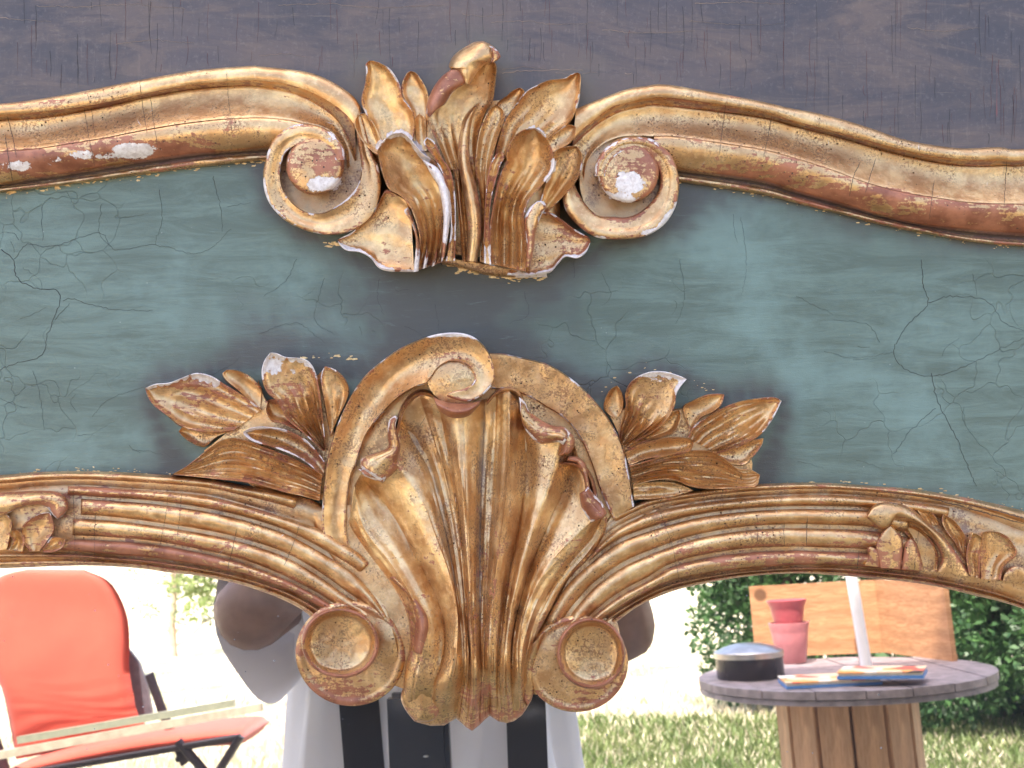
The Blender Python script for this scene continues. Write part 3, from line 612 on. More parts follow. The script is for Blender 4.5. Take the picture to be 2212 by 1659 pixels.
loft('scroll_band', [VRo, VRo * .5 + VRi * .5, VRi], [[20, 23, 24, 23, 24, 26, 27, 28], [24, 24, 23, 22, 23, 26, 29, 30], [18, 20, 21, 20, 20, 25, 29, 30]], [1.6, .2], um2, n=140, m=7, base=0, er=4.5, eh=3, gesso=.62, pair=False)
loft('cove', [UR_r2, UR_r3], [[7, 10, 10, 9, 8.5], [7, 18, 21, 20, 19]], [[-2, -4.5, -5, -5, -4.5]], um2, n=170, m=14, base=-2, er=1.5, eh=.5, gesso=.15, bole=-.15, pair=False, wob=.4)
loft('ovolo', [UR_r3[5:], UR_r4], [[20, 21, 20, 19], [9, 9, 9, 9]], [[5.5, 5.5, 5, 5]], um2, n=130, m=14, base=-2, er=1.6, eh=1.0, gesso=.2, bole=.12, pair=False, wob=.4, sharp=40)
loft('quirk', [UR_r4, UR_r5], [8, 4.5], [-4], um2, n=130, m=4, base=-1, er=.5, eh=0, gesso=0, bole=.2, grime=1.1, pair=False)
loft('bead', [UR_r5, UR_r6], [5.5, 3.5], [2.2], um2, n=130, m=4, base=-1, er=2, eh=1, gesso=.05, bole=0, wob=1.2, pair=False)
disc('scroll_floor', 1352, 388, 100, 112, lambda r, a: 6 + 0 * r, um2, nr=12, gesso=0, bole=-.4, grime=.75)
disc('scroll_button', 1357, 372, 66, 66, lambda r, a: 30 - 2.6 * r ** 3 - 3.5 * np.clip((r - .86) / .14, 0, 1) ** 2, um2, gesso=.42, bole=.1, nr=18)

# --- acanthus crest
crest = loft('acanthus_crest', [q((900, 530), (860, 440), (800, 330), (790, 260), (830, 210), (900, 230)), q((970, 548), (940, 480), (930, 380), (930, 300), (935, 250), (940, 230)), q((1085, 560), (1085, 500), (1090, 400), (1080, 300), (1060, 240), (1040, 220)), q((1200, 530), (1210, 450), (1200, 380), (1210, 290), (1200, 230), (1150, 210))],
             [[7, 10, 12, 12, 11, 10], [12, 15, 15, 14, 13, 12], [12, 15, 15, 14, 13, 12], [7, 10, 12, 12, 11, 10]], [2, 2, 2], TM, n=70, m=8, er=6, eh=3, gesso=.0, bole=-.2, grime=.3)
G_ = lambda *a: q(*a)
# back leaves
LIFT[:] = [5, 13.5]
leaf(G_('A', (1640, 1330), (1560, 1150), (1480, 930), (1425, 800), (1420, 700), (1455, 560), (1468, 430), (1465, 340), (1510, 300)),
     G_('A', (1940, 1300), (2010, 1080), (1990, 880), (1880, 710), (1840, 560), (1745, 405), (1640, 335), (1565, 308), (1510, 300)), 14, 24, crest, cup=-5, nf=3, fa=1.0, rim=2.2, gesso=.5, fend=.5)
leaf(G_('A', (1620, 1340), (1570, 1338), (1430, 1200), (1350, 1060), (1345, 950), (1410, 888)), G_('A', (1720, 1260), (1640, 1180), (1590, 1060), (1540, 970), (1475, 890), (1410, 888)), 17, 17, crest, cup=-3, rim=1.6, gesso=.2)
leaf(G_('A', (2010, 1000), (1970, 850), (1885, 720), (1858, 620), (1872, 530), (1920, 440), (1965, 418)), G_('A', (2160, 1000), (2165, 850), (2165, 730), (2140, 620), (2085, 520), (2025, 440), (1965, 418)), 10, 15, crest, cup=-3.5, rim=1.8, gesso=.25)
leaf(G_('A', (2030, 1300), (2010, 1100), (2000, 950), (2060, 880)), G_('A', (2150, 1300), (2140, 1100), (2130, 950), (2060, 880)), 13, 14, crest, cup=-2, rim=1, gesso=.1, n=30, m=10)
leaf(G_('B', (1020, 1420), (1080, 1180), (1150, 960), (1230, 850), (1380, 655), (1500, 580), (1640, 518), (1800, 500), (1900, 450), (1965, 433)),
     G_('B', (1480, 1450), (1640, 1180), (1760, 1080), (1860, 1010), (1920, 920), (1965, 800), (1992, 680), (2002, 560), (1998, 460), (1965, 433)), 13, 23, crest, cup=-5, nf=4, fa=1.3, rim=2.0, gesso=.5, fend=.62)
leaf(G_('B', (1140, 930), (1070, 785), (1180, 690), (1250, 630), (1325, 600)), G_('B', (1280, 850), (1340, 740), (1370, 690), (1375, 630), (1325, 600)), 11, 15, crest, cup=-2.5, rim=1.5, gesso=.2, n=36, m=12)
leaf(G_('B', (1600, 1200), (1680, 1100), (1780, 1030), (1880, 1005), (1945, 1035)), G_('B', (1680, 1330), (1800, 1270), (1880, 1220), (1935, 1130), (1945, 1035)), 15, 18, crest, cup=-2.5, rim=1.5, gesso=.15, n=36, m=12)
leaf(G_('F', (420, 1560), (520, 1220), (600, 945), (720, 885), (845, 878)), G_('F', (520, 1620), (660, 1480), (800, 1330), (885, 1190), (915, 1050), (905, 950), (845, 878)), 15, 26, crest, cup=-4, nf=2, fa=1.6, rim=2.4, gesso=.5, fend=.8)
# lower spreading leaves
leaf(G_('E', (1380, 1000), (1450, 820), (1550, 700), (1660, 690), (1780, 760), (1900, 850), (2010, 920), (2085, 960), (2108, 1015)),
     G_('E', (1180, 1385), (1400, 1398), (1560, 1372), (1670, 1350), (1750, 1260), (1830, 1185), (1960, 1200), (2060, 1130), (2108, 1015)), 11, 15, crest, cup=-4, nf=3, fa=1.4, rim=3.0, gesso=.85, fend=.9, bole=.15, er=5, eh=4)
leaf(G_('C', (2000, 1350), (1850, 1347), (1700, 1340), (1600, 1300), (1520, 1200), (1400, 1135), (1260, 1115), (1185, 1060), (1150, 992)),
     G_('C', (1960, 600), (1850, 500), (1700, 440), (1630, 530), (1560, 650), (1450, 780), (1320, 900), (1210, 960), (1150, 992)), 17, 11, crest, cup=-4, nf=2, fa=1.0, rim=2.6, gesso=.85, bole=.1, fend=.9, er=5, eh=3)
# tall centre leaf with its curled tip
leaf(G_('E', (690, 1240), (640, 700), (590, 250), 'B', (540, 1500), (430, 1250), (350, 1080), (300, 900), (330, 760), (430, 600), (540, 420), (640, 300), (760, 220)),
     G_('E', (860, 1235), (880, 900), (860, 500), 'B', (850, 1500), (860, 1150), (950, 880), (1020, 770), (1050, 620), (1062, 500), (1072, 380), (1020, 300), (760, 220)), 21, 26, crest, cup=-3.5, nf=5, fa=1.6, rim=1.6, gesso=.12, fend=.72, mid=20, n=110, m=34)
leaf(G_('B', (700, 560), (600, 400), (540, 380), (560, 300), (620, 220), (740, 140), (830, 95), (930, 88)), G_('B', (780, 560), (830, 470), (880, 400), (960, 330), (1040, 320), (1100, 260), (1040, 150), (930, 88)), 36, 34, crest, name='curled_tip', cup=7, nf=0, rim=0, gesso=.10, bole=.05, base=20, er=8, eh=7, n=46, m=18)
leaf(G_('B', (330, 930), (290, 880), (300, 760), (370, 600), (460, 480), (560, 400)), G_('B', (430, 810), (500, 780), (600, 640), (740, 545), (765, 480), (690, 395), (560, 400)), 37, 38, crest, name='curled_tip', cup=5, rim=0, gesso=.45, bole=.85, base=22, er=9, eh=8, n=46, m=18)
leaf(G_('B', (1000, 330), (1010, 250), (1000, 180), (960, 120)), G_('B', (1090, 290), (1112, 250), (1060, 170), (960, 120)), 40, 38, crest, name='curled_tip', cup=2, rim=1, gesso=.35, bole=.35, base=22, er=6, eh=5, n=26, m=12)
# midrib and narrow leaves
leaf(G_('E', (730, 1225), (745, 900), (720, 600), (670, 300), 'B', (640, 1380), (650, 1180), (700, 950), (790, 830), (870, 770)), G_('E', (845, 1235), (905, 950), (900, 700), (850, 420), 'B', (780, 1450), (770, 1180), (800, 960), (840, 850), (870, 770)), 27, 24, crest, name='midrib', cup=7, nf=0, rim=0, gesso=.30, bole=.0, base=14, er=5, eh=5, mid=30, n=90, m=12)
leaf(G_('E', (880, 1235), (905, 800), (870, 400), 'B', (830, 1500), (850, 1200), (900, 1000), (980, 850), (1060, 785)), G_('E', (1010, 1260), (960, 900), (990, 450), 'B', (1010, 1450), (1070, 1200), (1140, 1000), (1155, 860), (1060, 785)), 24, 22, crest, cup=-3, nf=2, fa=1.3, rim=2.0, gesso=.22, fend=1.1, n=80, m=18, mid=22)
leaf(G_('E', (930, 1250), (930, 900), (945, 500), (985, 200), 'B', (1040, 1370), (1095, 1315)), G_('E', (1010, 1270), (985, 950), (1010, 560), (1110, 180), 'B', (1150, 1400), (1140, 1320), (1095, 1315)), 31, 33, crest, cup=-2, rim=2.4, gesso=.66, bole=.1, base=12, n=70, m=14)
leaf(G_('E', (500, 1230), (560, 900), (540, 600), (480, 300), (370, 80), 'B', (262, 1220), (295, 1148)), G_('E', (610, 1225), (618, 900), (612, 500), (560, 230), 'B', (470, 1380), (380, 1200), (295, 1148)), 27, 34, crest, cup=-2, rim=2.6, gesso=.70, bole=.2, base=12, n=70, m=14)
# big spoon leaves in front
leaf(G_('E', (990, 1275), (985, 1000), (1020, 650), (1075, 350), (1170, 130), 'B', (1170, 1350), (1210, 1220), (1280, 1120), (1380, 1060), (1485, 1045)),
     G_('E', (1390, 1360), (1400, 1000), (1375, 760), (1430, 560), (1540, 430), (1640, 310), (1700, 220), 'B', (1712, 1420), (1690, 1300), (1640, 1180), (1575, 1090), (1485, 1045)), 25, 38, crest, cup=-11, nf=4, fa=3.0, rim=3.0, gesso=.4, fend=.72, bole=.08, mid=31, n=100, m=34, er=5, eh=3.5, ends=(1, 0))
leaf(G_('E', (150, 1345), (215, 1000), (140, 700), (60, 560), (-20, 490), 'C', (1720, 430), (1645, 250), (1600, 60), 'A', (1590, 1300), (1650, 1190), (1750, 1115), (1860, 1100)),
     G_('E', (470, 1240), (520, 900), (540, 600), (500, 350), (400, 130), 'B', (260, 1330), (100, 1150), 'A', (1860, 1100)), 27, 39, crest, cup=-12, nf=4, fa=2.6, rim=3.4, gesso=.4, bole=.10, fend=.62, mid=33, n=100, m=34, er=5, eh=3.5, ends=(1, 0), skew=-.15)
def fold(L_, R_, h, parent, **k):
    return leaf(L_, R_, h, h + 2, parent, name='leaf_edge', cup=3, rim=0, er=6, eh=5, base=8, n=50, m=10, **k)
LIFT[:] = [5, None]
fold(G_('E', (1385, 1300), (1395, 1000), (1370, 780), (1430, 640), (1520, 565)), G_('E', (1440, 1290), (1478, 1120), (1505, 900), (1560, 730), (1615, 640), (1590, 570), (1520, 565)), 29, crest, gesso=.95, bole=.1)
fold(G_('E', (150, 1350), (175, 1000), (120, 800), (45, 680), (85, 632)), G_('E', (205, 1340), (225, 1050), (175, 830), (120, 680), (85, 632)), 30, crest, gesso=.9, bole=.1)
fold(G_('E', (250, 1315), (270, 1200), (300, 1060)), G_('E', (290, 1300), (312, 1180), (300, 1060)), 30, crest, gesso=.8)
fold(G_('E', (350, 1290), (380, 1180), (405, 1090)), G_('E', (380, 1280), (412, 1170), (405, 1090)), 30, crest, gesso=.8)
fold(G_('E', (455, 1245), (470, 1000), (480, 700), (430, 430), (380, 330), (240, 100)), G_('E', (495, 1180), (545, 850), (558, 600), (520, 380), (420, 200), (240, 100)), 33, crest, gesso=.85, bole=.25)
fold(G_('E', (990, 1170), (985, 900), (1010, 700), (1050, 480), (1130, 200)), G_('E', (1008, 1170), (1005, 900), (1040, 700), (1080, 480), (1130, 200)), 33, crest, gesso=.7)
LIFT[:] = [0, None]
# --- lower mouldings (reeds) round the glass
def reeds(Lc, xs_flip, bolev):
    base = loft('lower_moulding', [Lc['a'], Lc['b'], Lc['c'], Lc['d'], Lc['e'], Lc['f'], Lc['g']], [[8, 9, 10, 9], 10, 12, 14, 14, 12, 5], [2.5, 1, 1, 1, 1, 1], TM, n=130, m=4, base=-13, er=3, eh=2, gesso=.2, bole=bolev * .6, grime=.62, wob=1.2, pair=False)
    return base
lm = reeds(LL, 1, .1); lm2 = reeds(LR, -1, .05)
def reed(parent, c0, c1, t0, t1, w0, w1, h, bole, name='reed', gesso=.15):
    """one half-round reed filling the strip between two lines (t range along them, w range across)"""
    n = 150; a = spl(c0, 400); b = spl(c1, 400)
    i0, i1 = int(t0 * 399), int(t1 * 399)
    # pair the two lines by direction of travel
    A_ = a[i0:i1 + 1]; B_ = b[np.clip([int(np.argmin(((b - p) ** 2).sum(1))) for p in A_[::6]], 0, 399)]; A_ = A_[::6]
    l = A_ + (B_ - A_) * w0; r = A_ + (B_ - A_) * w1
    return loft(name, [l, r], [h, h - 1.0], [[5.5, 5.5, 5.5]], parent, n=n, m=12, base=4, er=2.5, eh=2.0, gesso=gesso, bole=bole, grime=-.05, ends=(1, 1), pair=False, wob=1.3, cvk=.6)
for i, (c0, c1, h, bo) in enumerate([('b', 'c', 15, .06), ('c', 'd', 17, .05), ('d', 'e', 17, .10), ('e', 'f', 16, .30)]):
    reed(lm, LL[c0], LL[c1], (.448, .446, .444, .444)[i], (1, 1, .985, .98)[i], .10, .92, h, bo)
    reed(lm2, LR[c0], LR[c1], 0.0, (.60, .585, .57, .555)[i], .10, .92, h, (0, 0, .04, .22)[i])
for Lc, p_ in ((LL, lm), (LR, lm2)):
    reed(p_, Lc['f'], Lc['g'], 0, 1, .12, .42, 11, .05, 'inner_bead', .1)
    reed(p_, Lc['f'], Lc['g'], 0, 1, .48, .98, 7, .10, 'sight_edge', .1)
    reed(p_, Lc['a'], Lc['b'], 0 if p_ is lm else .03, (.93 if p_ is lm else 1), .05, .62, 12, .0, 'outer_bead', .22)
# leaf cuffs where the reeds stop
cl = leaf(q('T', (-500, 900), (-200, 760), (0, 740), (200, 650), (400, 605), (520, 640), (580, 720), (640, 765)), q('T', (-500, 500), (-200, 470), (100, 465), (400, 450), (620, 460), (730, 525), (765, 620), (710, 720), (640, 765)), 20, 24, lm, name='leaf_cuff', cup=5, rim=0, gesso=.4, bole=.12, er=7, eh=6, n=60, m=18)
for L_, R_, h in [((('T'), (-250, 1120), (-260, 950), (-150, 800), (0, 700), (60, 690)), ('T', (90, 1100), (120, 950), (140, 800), (60, 690)), 17),
                  (('T', (330, 1125), (250, 1010), (240, 860), (330, 760), (450, 700), (555, 690)), ('T', (450, 1115), (530, 1010), (605, 890), (590, 780), (555, 690)), 19),
                  (('T', (90, 1110), (150, 1000), (95, 940), (110, 895), (190, 878)), ('T', (260, 1125), (275, 1000), (240, 920), (190, 878)), 20),
                  (('T', (470, 1100), (540, 1000), (600, 955), (725, 980)), ('T', (480, 1135), (600, 1130), (700, 1070), (725, 980)), 21)]:
    leaf(q(*L_), q(*R_), h, h + 3, cl, cup=-3, rim=2.2, gesso=.4, bole=.1, er=4, eh=3, n=36, m=14, nf=1, fa=.8)
cuff2 = leaf(q('X', (1640, 1215), (1500, 1000), (1350, 800), (1150, 620), (1000, 480), (850, 410), (650, 390), (540, 430), (485, 500), (470, 560)),
             q('X', (1230, 1160), (1290, 1000), (1200, 800), (1050, 650), (900, 600), (770, 590), (760, 620), (700, 690), (600, 680), (470, 560)), 18, 26, lm2, name='leaf_cuff', cup=5, rim=0, gesso=.36, bole=.08, er=7, eh=6, n=80, m=20)
for L_, R_, h, c_ in [(('X', (620, 1120), (570, 900), (600, 790), (680, 680), (740, 650)), ('X', (850, 1130), (880, 900), (870, 800), (800, 700), (740, 650)), 22, 2),
                  (('X', (850, 1130), (880, 900), (900, 830), (960, 790)), ('X', (1110, 1150), (1060, 950), (1020, 840), (960, 790)), 21, 3),
                  (('X', (1000, 1150), (1000, 900), (900, 740), (800, 640), (780, 615)), ('X', (1260, 1160), (1260, 950), (1150, 760), (980, 640), (780, 615)), 16, -3),
                  (('X', (430, 1090), (480, 1000), (475, 910), (510, 880)), ('X', (630, 1110), (640, 1000), (610, 920), (510, 880)), 20, 2),
                  (('X', (1560, 1050), (1450, 850), (1350, 720), (1300, 600), (1320, 520)), ('X', (1600, 1060), (1570, 900), (1560, 760), (1450, 600), (1320, 520)), 18, -3),
                  (('X', (1600, 1200), (1570, 1000), (1590, 850), (1640, 720)), ('X', (1730, 1240), (1730, 1000), (1770, 800), (1640, 720)), 21, -2),
                  (('X', (1730, 1240), (1720, 1000), (1740, 800), (1760, 725), (1850, 715)), ('X', (1960, 1250), (2000, 1100), (2140, 960), (2060, 800), (1950, 730), (1850, 715)), 22, -4),
                  (('X', (1960, 1260), (1990, 1180), (2060, 1110), (2140, 1100)), ('X', (2350, 1350), (2330, 1220), (2250, 1130), (2140, 1100)), 20, 3),
                  (('X', (1150, 640), (1080, 560), (1020, 480), (1010, 440)), ('X', (1290, 650), (1230, 540), (1130, 460), (1010, 440)), 17, -1)]:
    leaf(q(*L_), q(*R_), h, h + 2, cuff2, cup=c_, rim=1.8 if c_ < 0 else 0, gesso=.3, bole=.08, er=4, eh=3, n=40, m=14, nf=2 if c_ < 0 else 0, fa=1.0)

# --- volutes hanging over the glass
def spiral_plate(nm, cx, cy, rx, ry, rot, h, parent, cap_h):
    def prof(r, a): return h + 3.0 * np.sin(np.pi * np.clip(r, 0, 1)) - 1.0 + 2.0 * np.exp(-((r - .93) / .06) ** 2)
    return disc(nm, cx, cy, rx, ry, prof, parent, base=-10, rot=rot, gesso=.10, bole=.22, nr=22, na=96)
vl = loft('volute', [q((700, 1200), (690, 1300), (668, 1350), (662, 1390), (690, 1420)), q((760, 1230), (770, 1320), (780, 1380), (785, 1410), (790, 1440)), q((800, 1240), (835, 1310), (855, 1370), (862, 1400), (868, 1440))], [[8, 11, 14, 16, 16], [10, 14, 18, 20, 18], [12, 18, 22, 22, 18]], [3, 3], TM, n=60, m=10, base=-8, er=4, eh=3, gesso=.08, bole=.12)
spiral_plate('volute_plate', 757, 1412, 119, 113, .25, 20, vl, 0)
def bowl(r, a): return 32 + 7.0 * np.clip((r - .70) / .18, 0, 1) ** 1.5 - 2 * (1 - r ** 2) * 1.0 + 1.2 * np.sin(a * 3 + r) * r * .3
opn = lambda a, a0: 1 - .85 * np.exp(-(((a - a0 + math.pi) % (2 * math.pi) - math.pi) / .5) ** 2)
disc('volute_bowl', 735, 1389, 84, 76, lambda r, a: 26 + 5 * r ** 2.5 + 12.0 * opn(a, 2.2) * np.clip((r - .76) / .15, 0, 1) ** 1.4 - 4.0 * np.clip((r - .94) / .06, 0, 1) ** 2, vl, base=14, rot=.1, gesso=.12, bole=-.10, nr=26, na=90, eb=.95)
vr = loft('volute', [q((1185, 1290), (1165, 1360), (1150, 1410), (1150, 1450)), q((1240, 1280), (1235, 1340), (1230, 1390), (1220, 1440)), q((1325, 1320), (1335, 1350), (1340, 1380), (1338, 1410))], [[8, 14, 18, 16], [8, 14, 18, 18], [7, 10, 14, 14]], [3, 3], TM, n=60, m=10, base=-8, er=4, eh=3, gesso=.08, bole=.12)
spiral_plate('volute_plate', 1247, 1434, 110, 104, -.2, 20, vr, 0)
disc('volute_bowl', 1277, 1411, 74, 77, lambda r, a: 26 + 5 * r ** 2.5 + 12.0 * opn(a, .85) * np.clip((r - .76) / .15, 0, 1) ** 1.4 - 4.0 * np.clip((r - .94) / .06, 0, 1) ** 2, vr, base=14, gesso=.14, bole=-.10, nr=26, na=90, eb=.95)

# --- leaf sprays either side of the cartouche
def under(*rails, h=10, parent=None, name='carved_ground', **k):
    return loft(name, [q(*r) for r in rails], [h] * len(rails), None, parent, n=40, m=8, er=4, eh=2, gesso=0, bole=-.1, grime=.25, pair=False, **k)

def spray(parts):
    root = None
    for i, (L_, R_, kw) in enumerate(parts):
        nm = kw.pop('name', 'leaf' if root else 'leaf_spray')
        o = leaf(q(*L_), q(*R_), kw.pop('hb'), kw.pop('ht'), root or TM, name=nm, **kw)
        root = root or o
    return root
LIFT[:] = [5, 11.5]
sl = spray([
 (('H', (1100, 1080), (900, 1105), (700, 1085), (520, 1030), (380, 920), (240, 812), (165, 710), (130, 608)), ('H', (1420, 840), (1220, 690), (1000, 555), (860, 470), (700, 438), (550, 487), (400, 543), (240, 560), (130, 608)), dict(hb=11, ht=20, cup=-4, nf=4, fa=2.4, rim=2.4, gesso=.45, bole=.18, fend=.72, n=90, m=30)),
 (('H', (900, 1150), (790, 1255), (650, 1215), (550, 1145), (500, 1088)), ('H', (1080, 1080), (850, 1070), (650, 1020), (540, 1040), (500, 1088)), dict(hb=8, ht=12, cup=-3, rim=1.6, gesso=.2, bole=.05, n=36, m=12)),
 (('H', (1400, 860), (1160, 640), (1030, 530), (985, 450), (1030, 405)), ('H', (1420, 600), (1310, 490), (1200, 425), (1110, 402), (1030, 405)), dict(hb=8, ht=14, cup=-2, nf=1, rim=1.4, gesso=.3, n=40, m=12)),
 (('H', (2100, 1300), (1860, 1090), (1700, 950), (1600, 770), (1470, 640), (1418, 460), (1445, 310), (1515, 212)), ('H', (2130, 1280), (2100, 950), (2065, 650), (2015, 430), (1940, 310), (1830, 272), (1690, 262), (1590, 222), (1515, 212)), dict(hb=13, ht=26, cup=-3, nf=5, fa=2.6, rim=2.6, gesso=.45, bole=.12, fend=.66, n=90, m=32)),
 (('H', (1880, 1100), (1660, 1005), (1530, 972), (1468, 860), (1490, 738)), ('H', (1800, 960), (1690, 840), (1610, 760), (1550, 728), (1490, 738)), dict(hb=14, ht=17, cup=-4, rim=2.6, gesso=.5, bole=.1, n=40, m=14)),
 (('I', (330, 1330), (265, 950), (228, 750), (238, 620), (275, 548)), ('I', (440, 1080), (535, 880), (533, 760), (470, 650), (370, 575), (275, 548)), dict(hb=12, ht=18, cup=-2, nf=2, fa=1.0, rim=1.6, gesso=.4, bole=.05, n=50, m=16)),
 (('H', (2100, 1600), (1900, 1420), (1700, 1320), (1500, 1250), (1330, 1200), (1230, 1130), (1218, 1088)), ('H', (2120, 1420), (2030, 1300), (1900, 1170), (1700, 1070), (1500, 1035), (1320, 1040), (1218, 1088)), dict(hb=15, ht=22, cup=-8, nf=1, fa=1.2, rim=3.2, gesso=.66, bole=.16, fend=1.1, n=70, m=20, skew=-.1)),
 (('M', (400, 565), (200, 510), (0, 465), 'H', (1300, 1660), (900, 1612), (650, 1585), (425, 1562)), ('H', (2090, 1560), (1850, 1420), (1600, 1310), (1350, 1215), (1150, 1158), (980, 1180), (830, 1275), (690, 1390), (570, 1480), (425, 1562)), dict(hb=20, ht=15, cup=-4, nf=5, fa=2.6, rim=2.4, gesso=.30, bole=.10, fend=.95, n=100, m=32)),
])
sr = spray([
 (('K', (400, 1000), (400, 880), (450, 700), (470, 600), (462, 490), (510, 370), (610, 288), (750, 238), (900, 238), (1050, 280), (1145, 322)), ('K', (460, 1070), (650, 980), (850, 860), (960, 730), (1015, 600), (1030, 490), (1080, 400), (1145, 322)), dict(hb=12, ht=27, cup=-3, nf=5, fa=2.6, rim=2.2, gesso=.4, bole=.08, fend=.55, n=90, m=30)),
 (('K', (450, 1080), (650, 930), (850, 760), (960, 690), (1055, 662)), ('K', (470, 1110), (700, 1010), (900, 960), (1010, 910), (1070, 800), (1082, 715), (1055, 662)), dict(hb=13, ht=20, cup=-4, nf=2, fa=1.6, rim=2.2, gesso=.32, fend=.8, n=56, m=18)),
 (('K', (330, 760), (232, 660), (238, 540), (295, 440), (372, 392)), ('K', (400, 730), (448, 620), (440, 510), (405, 430), (372, 392)), dict(hb=9, ht=13, cup=-3, rim=1.6, gesso=.12, n=36, m=12)),
 (('K', (1150, 960), (1220, 840), (1400, 720), (1560, 630), (1750, 562), (1950, 530), (2110, 522), (2195, 562)), ('K', (1480, 1150), (1640, 1100), (1800, 1040), (1960, 940), (2050, 830), (2120, 720), (2195, 562)), dict(hb=11, ht=20, cup=-4, nf=5, fa=2.6, rim=1.8, gesso=.5, bole=.18, fend=.75, n=84, m=30)),
 (('K', (1430, 1130), (1600, 1080), (1800, 1015), (1920, 985), (1995, 975)), ('K', (1500, 1170), (1620, 1260), (1780, 1275), (1880, 1180), (1970, 1060), (1995, 975)), dict(hb=10, ht=14, cup=-3, nf=1, rim=1.4, gesso=.15, n=40, m=14)),
 (('K', (1160, 850), (1098, 640), (1200, 562), (1350, 498), (1480, 483), (1562, 492)), ('K', (1180, 920), (1300, 760), (1450, 680), (1530, 600), (1562, 492)), dict(hb=8, ht=16, cup=-3, rim=1.8, gesso=.26, bole=.1, n=44, m=14)),
 (('K', (460, 1130), (600, 1050), (800, 990), (950, 965), (1100, 965), (1225, 1005)), ('K', (510, 1280), (700, 1210), (900, 1180), (1060, 1165), (1190, 1110), (1225, 1005)), dict(hb=15, ht=21, cup=-6, nf=0, rim=2.8, gesso=.30, bole=.1, n=56, m=18)),
 (('K', (510, 1280), (700, 1225), (900, 1165), (1150, 1115), (1400, 1115), (1560, 1200), (1720, 1310), (1850, 1320), (1955, 1380)), ('K', (560, 1500), (800, 1440), (1000, 1440), (1180, 1510), (1380, 1540), (1600, 1535), (1800, 1530), (1920, 1500), (1955, 1380)), dict(hb=20, ht=18, cup=-2, nf=5, fa=2.4, rim=2.2, gesso=.24, bole=.04, fend=1.0, n=90, m=30)),
 (('K', (550, 1480), (800, 1450), (980, 1460), (1120, 1500), (1225, 1555)), ('K', (560, 1660), (800, 1650), (1050, 1610), (1225, 1555)), dict(hb=16, ht=13, cup=-1, nf=2, fa=1.2, rim=1, gesso=.1, n=44, m=14)),
])

LIFT[:] = [0, None]
under(('H', (1380, 520), (1420, 620), (1480, 740), (1700, 800), (2100, 400)), ('H', (1350, 850), (1450, 900), (1600, 1000), (1900, 1000), (2200, 900)), ('H', (780, 1300), (1100, 1080), (1500, 1000), (1900, 1100), (2230, 1300)), ('M', (-300, 430), (0, 450), (200, 490), (380, 540), (480, 560)), parent=sl)
under(('K', (240, 620), (500, 640), (900, 660), (1120, 640), (1500, 640)), ('K', (380, 900), (700, 950), (1060, 900), (1300, 900), (1800, 1000)), ('K', (480, 1200), (800, 1170), (1200, 1060), (1560, 1180), (1870, 1250)), ('K', (540, 1620), (800, 1560), (1200, 1500), (1500, 1500), (1860, 1440)), parent=sr)
# --- shell cartouche
backp = loft('shell', [q((715, 1130), (760, 980), (860, 850), (960, 790)), q((800, 1180), (840, 1000), (900, 900), (980, 800)), q((1240, 1180), (1220, 1000), (1140, 880), (1060, 800)), q((1345, 1120), (1310, 980), (1200, 850), (1080, 780))][::1], [[8, 7, 7, 7]] * 4, None, TM, n=40, m=6, base=0, er=2, eh=1, gesso=0, bole=-.2, grime=.35)
cs = loft('c_scroll', [q('M', (470, 1080), (425, 850), (430, 600), (455, 300), (495, 60), 'I', (330, 1450), (385, 1280), (440, 1130), (520, 960), (610, 800), (730, 640), (900, 495), (1100, 355), (1300, 262), (1500, 196), (1700, 175), (1880, 205), (2010, 295), (2100, 420), (2150, 560), (2155, 690), (2090, 800), (1990, 890), (1860, 940), (1740, 925), (1620, 880)),
                       q('M', (760, 1150), (700, 900), (705, 650), (735, 330), (800, 170), 'I', (620, 1620), (665, 1480), (715, 1340), (800, 1200), (920, 1060), (1070, 910), (1200, 820), (1300, 770), (1390, 740), (1440, 680), (1490, 590), (1590, 510), (1700, 488), (1810, 510), (1890, 570), (1935, 660), (1910, 730), (1860, 770), (1790, 800), (1720, 815), (1650, 840))],
          [[18, 20, 22, 24, 27, 31, 36, 39, 39, 38, 36], [15, 16, 17, 18, 20, 25, 33, 36, 37, 37, 36.5]], [[-3.0, -3, -3.5, -4.5, -7, -10, -11, -9, -6, -2, 0]], backp, n=150, m=18, base=0, er=5, eh=3.2, gesso=.48, bole=.02, pair=False)
disc('scroll_boss', 984, 815 + 56 - 49, 62, 52, lambda r, a: 36 - 3.5 * r ** 2, cs, base=20, rot=.3, gesso=.05, bole=-.05, nr=14)
loft('scroll_lip', [q('I', (1470, 880), (1560, 925), (1700, 955), (1850, 955), (2000, 925)), q('I', (1500, 960), (1600, 1010), (1720, 1050), (1860, 1030), (1990, 950)), q('I', (1520, 1010), (1600, 1085), (1720, 1125), (1870, 1095), (1985, 980))], [36, [43, 46, 47, 46, 43], [34, 34, 34, 34, 34]], [2, 3], cs, n=40, m=8, base=20, er=4, eh=3, gesso=.25, bole=.28, ends=(1, 1))
loft('c_scroll', [q('J', (440, 400), (600, 412), (800, 455), (1000, 500), (1150, 558), (1300, 655), (1450, 775), (1600, 930), (1740, 1110), (1850, 1300), (1920, 1470), (1960, 1640), 'N', (1990, 300), (2020, 500), (2040, 620)),
                  q('J', (460, 800), (620, 810), (780, 850), (920, 910), (1080, 1010), (1230, 1100), (1340, 1200), (1430, 1320), (1490, 1440), (1540, 1560), (1575, 1650), 'N', (1620, 320), (1680, 490), (1740, 640), (1800, 760))],
     [[18, 20, 22, 22, 22, 20], [14, 15, 16, 16, 16, 16]], [[-.5, -.5, -.5, -.5]], backp, n=100, m=16, base=0, er=4, eh=3, gesso=.55, bole=-.02, pair=False)
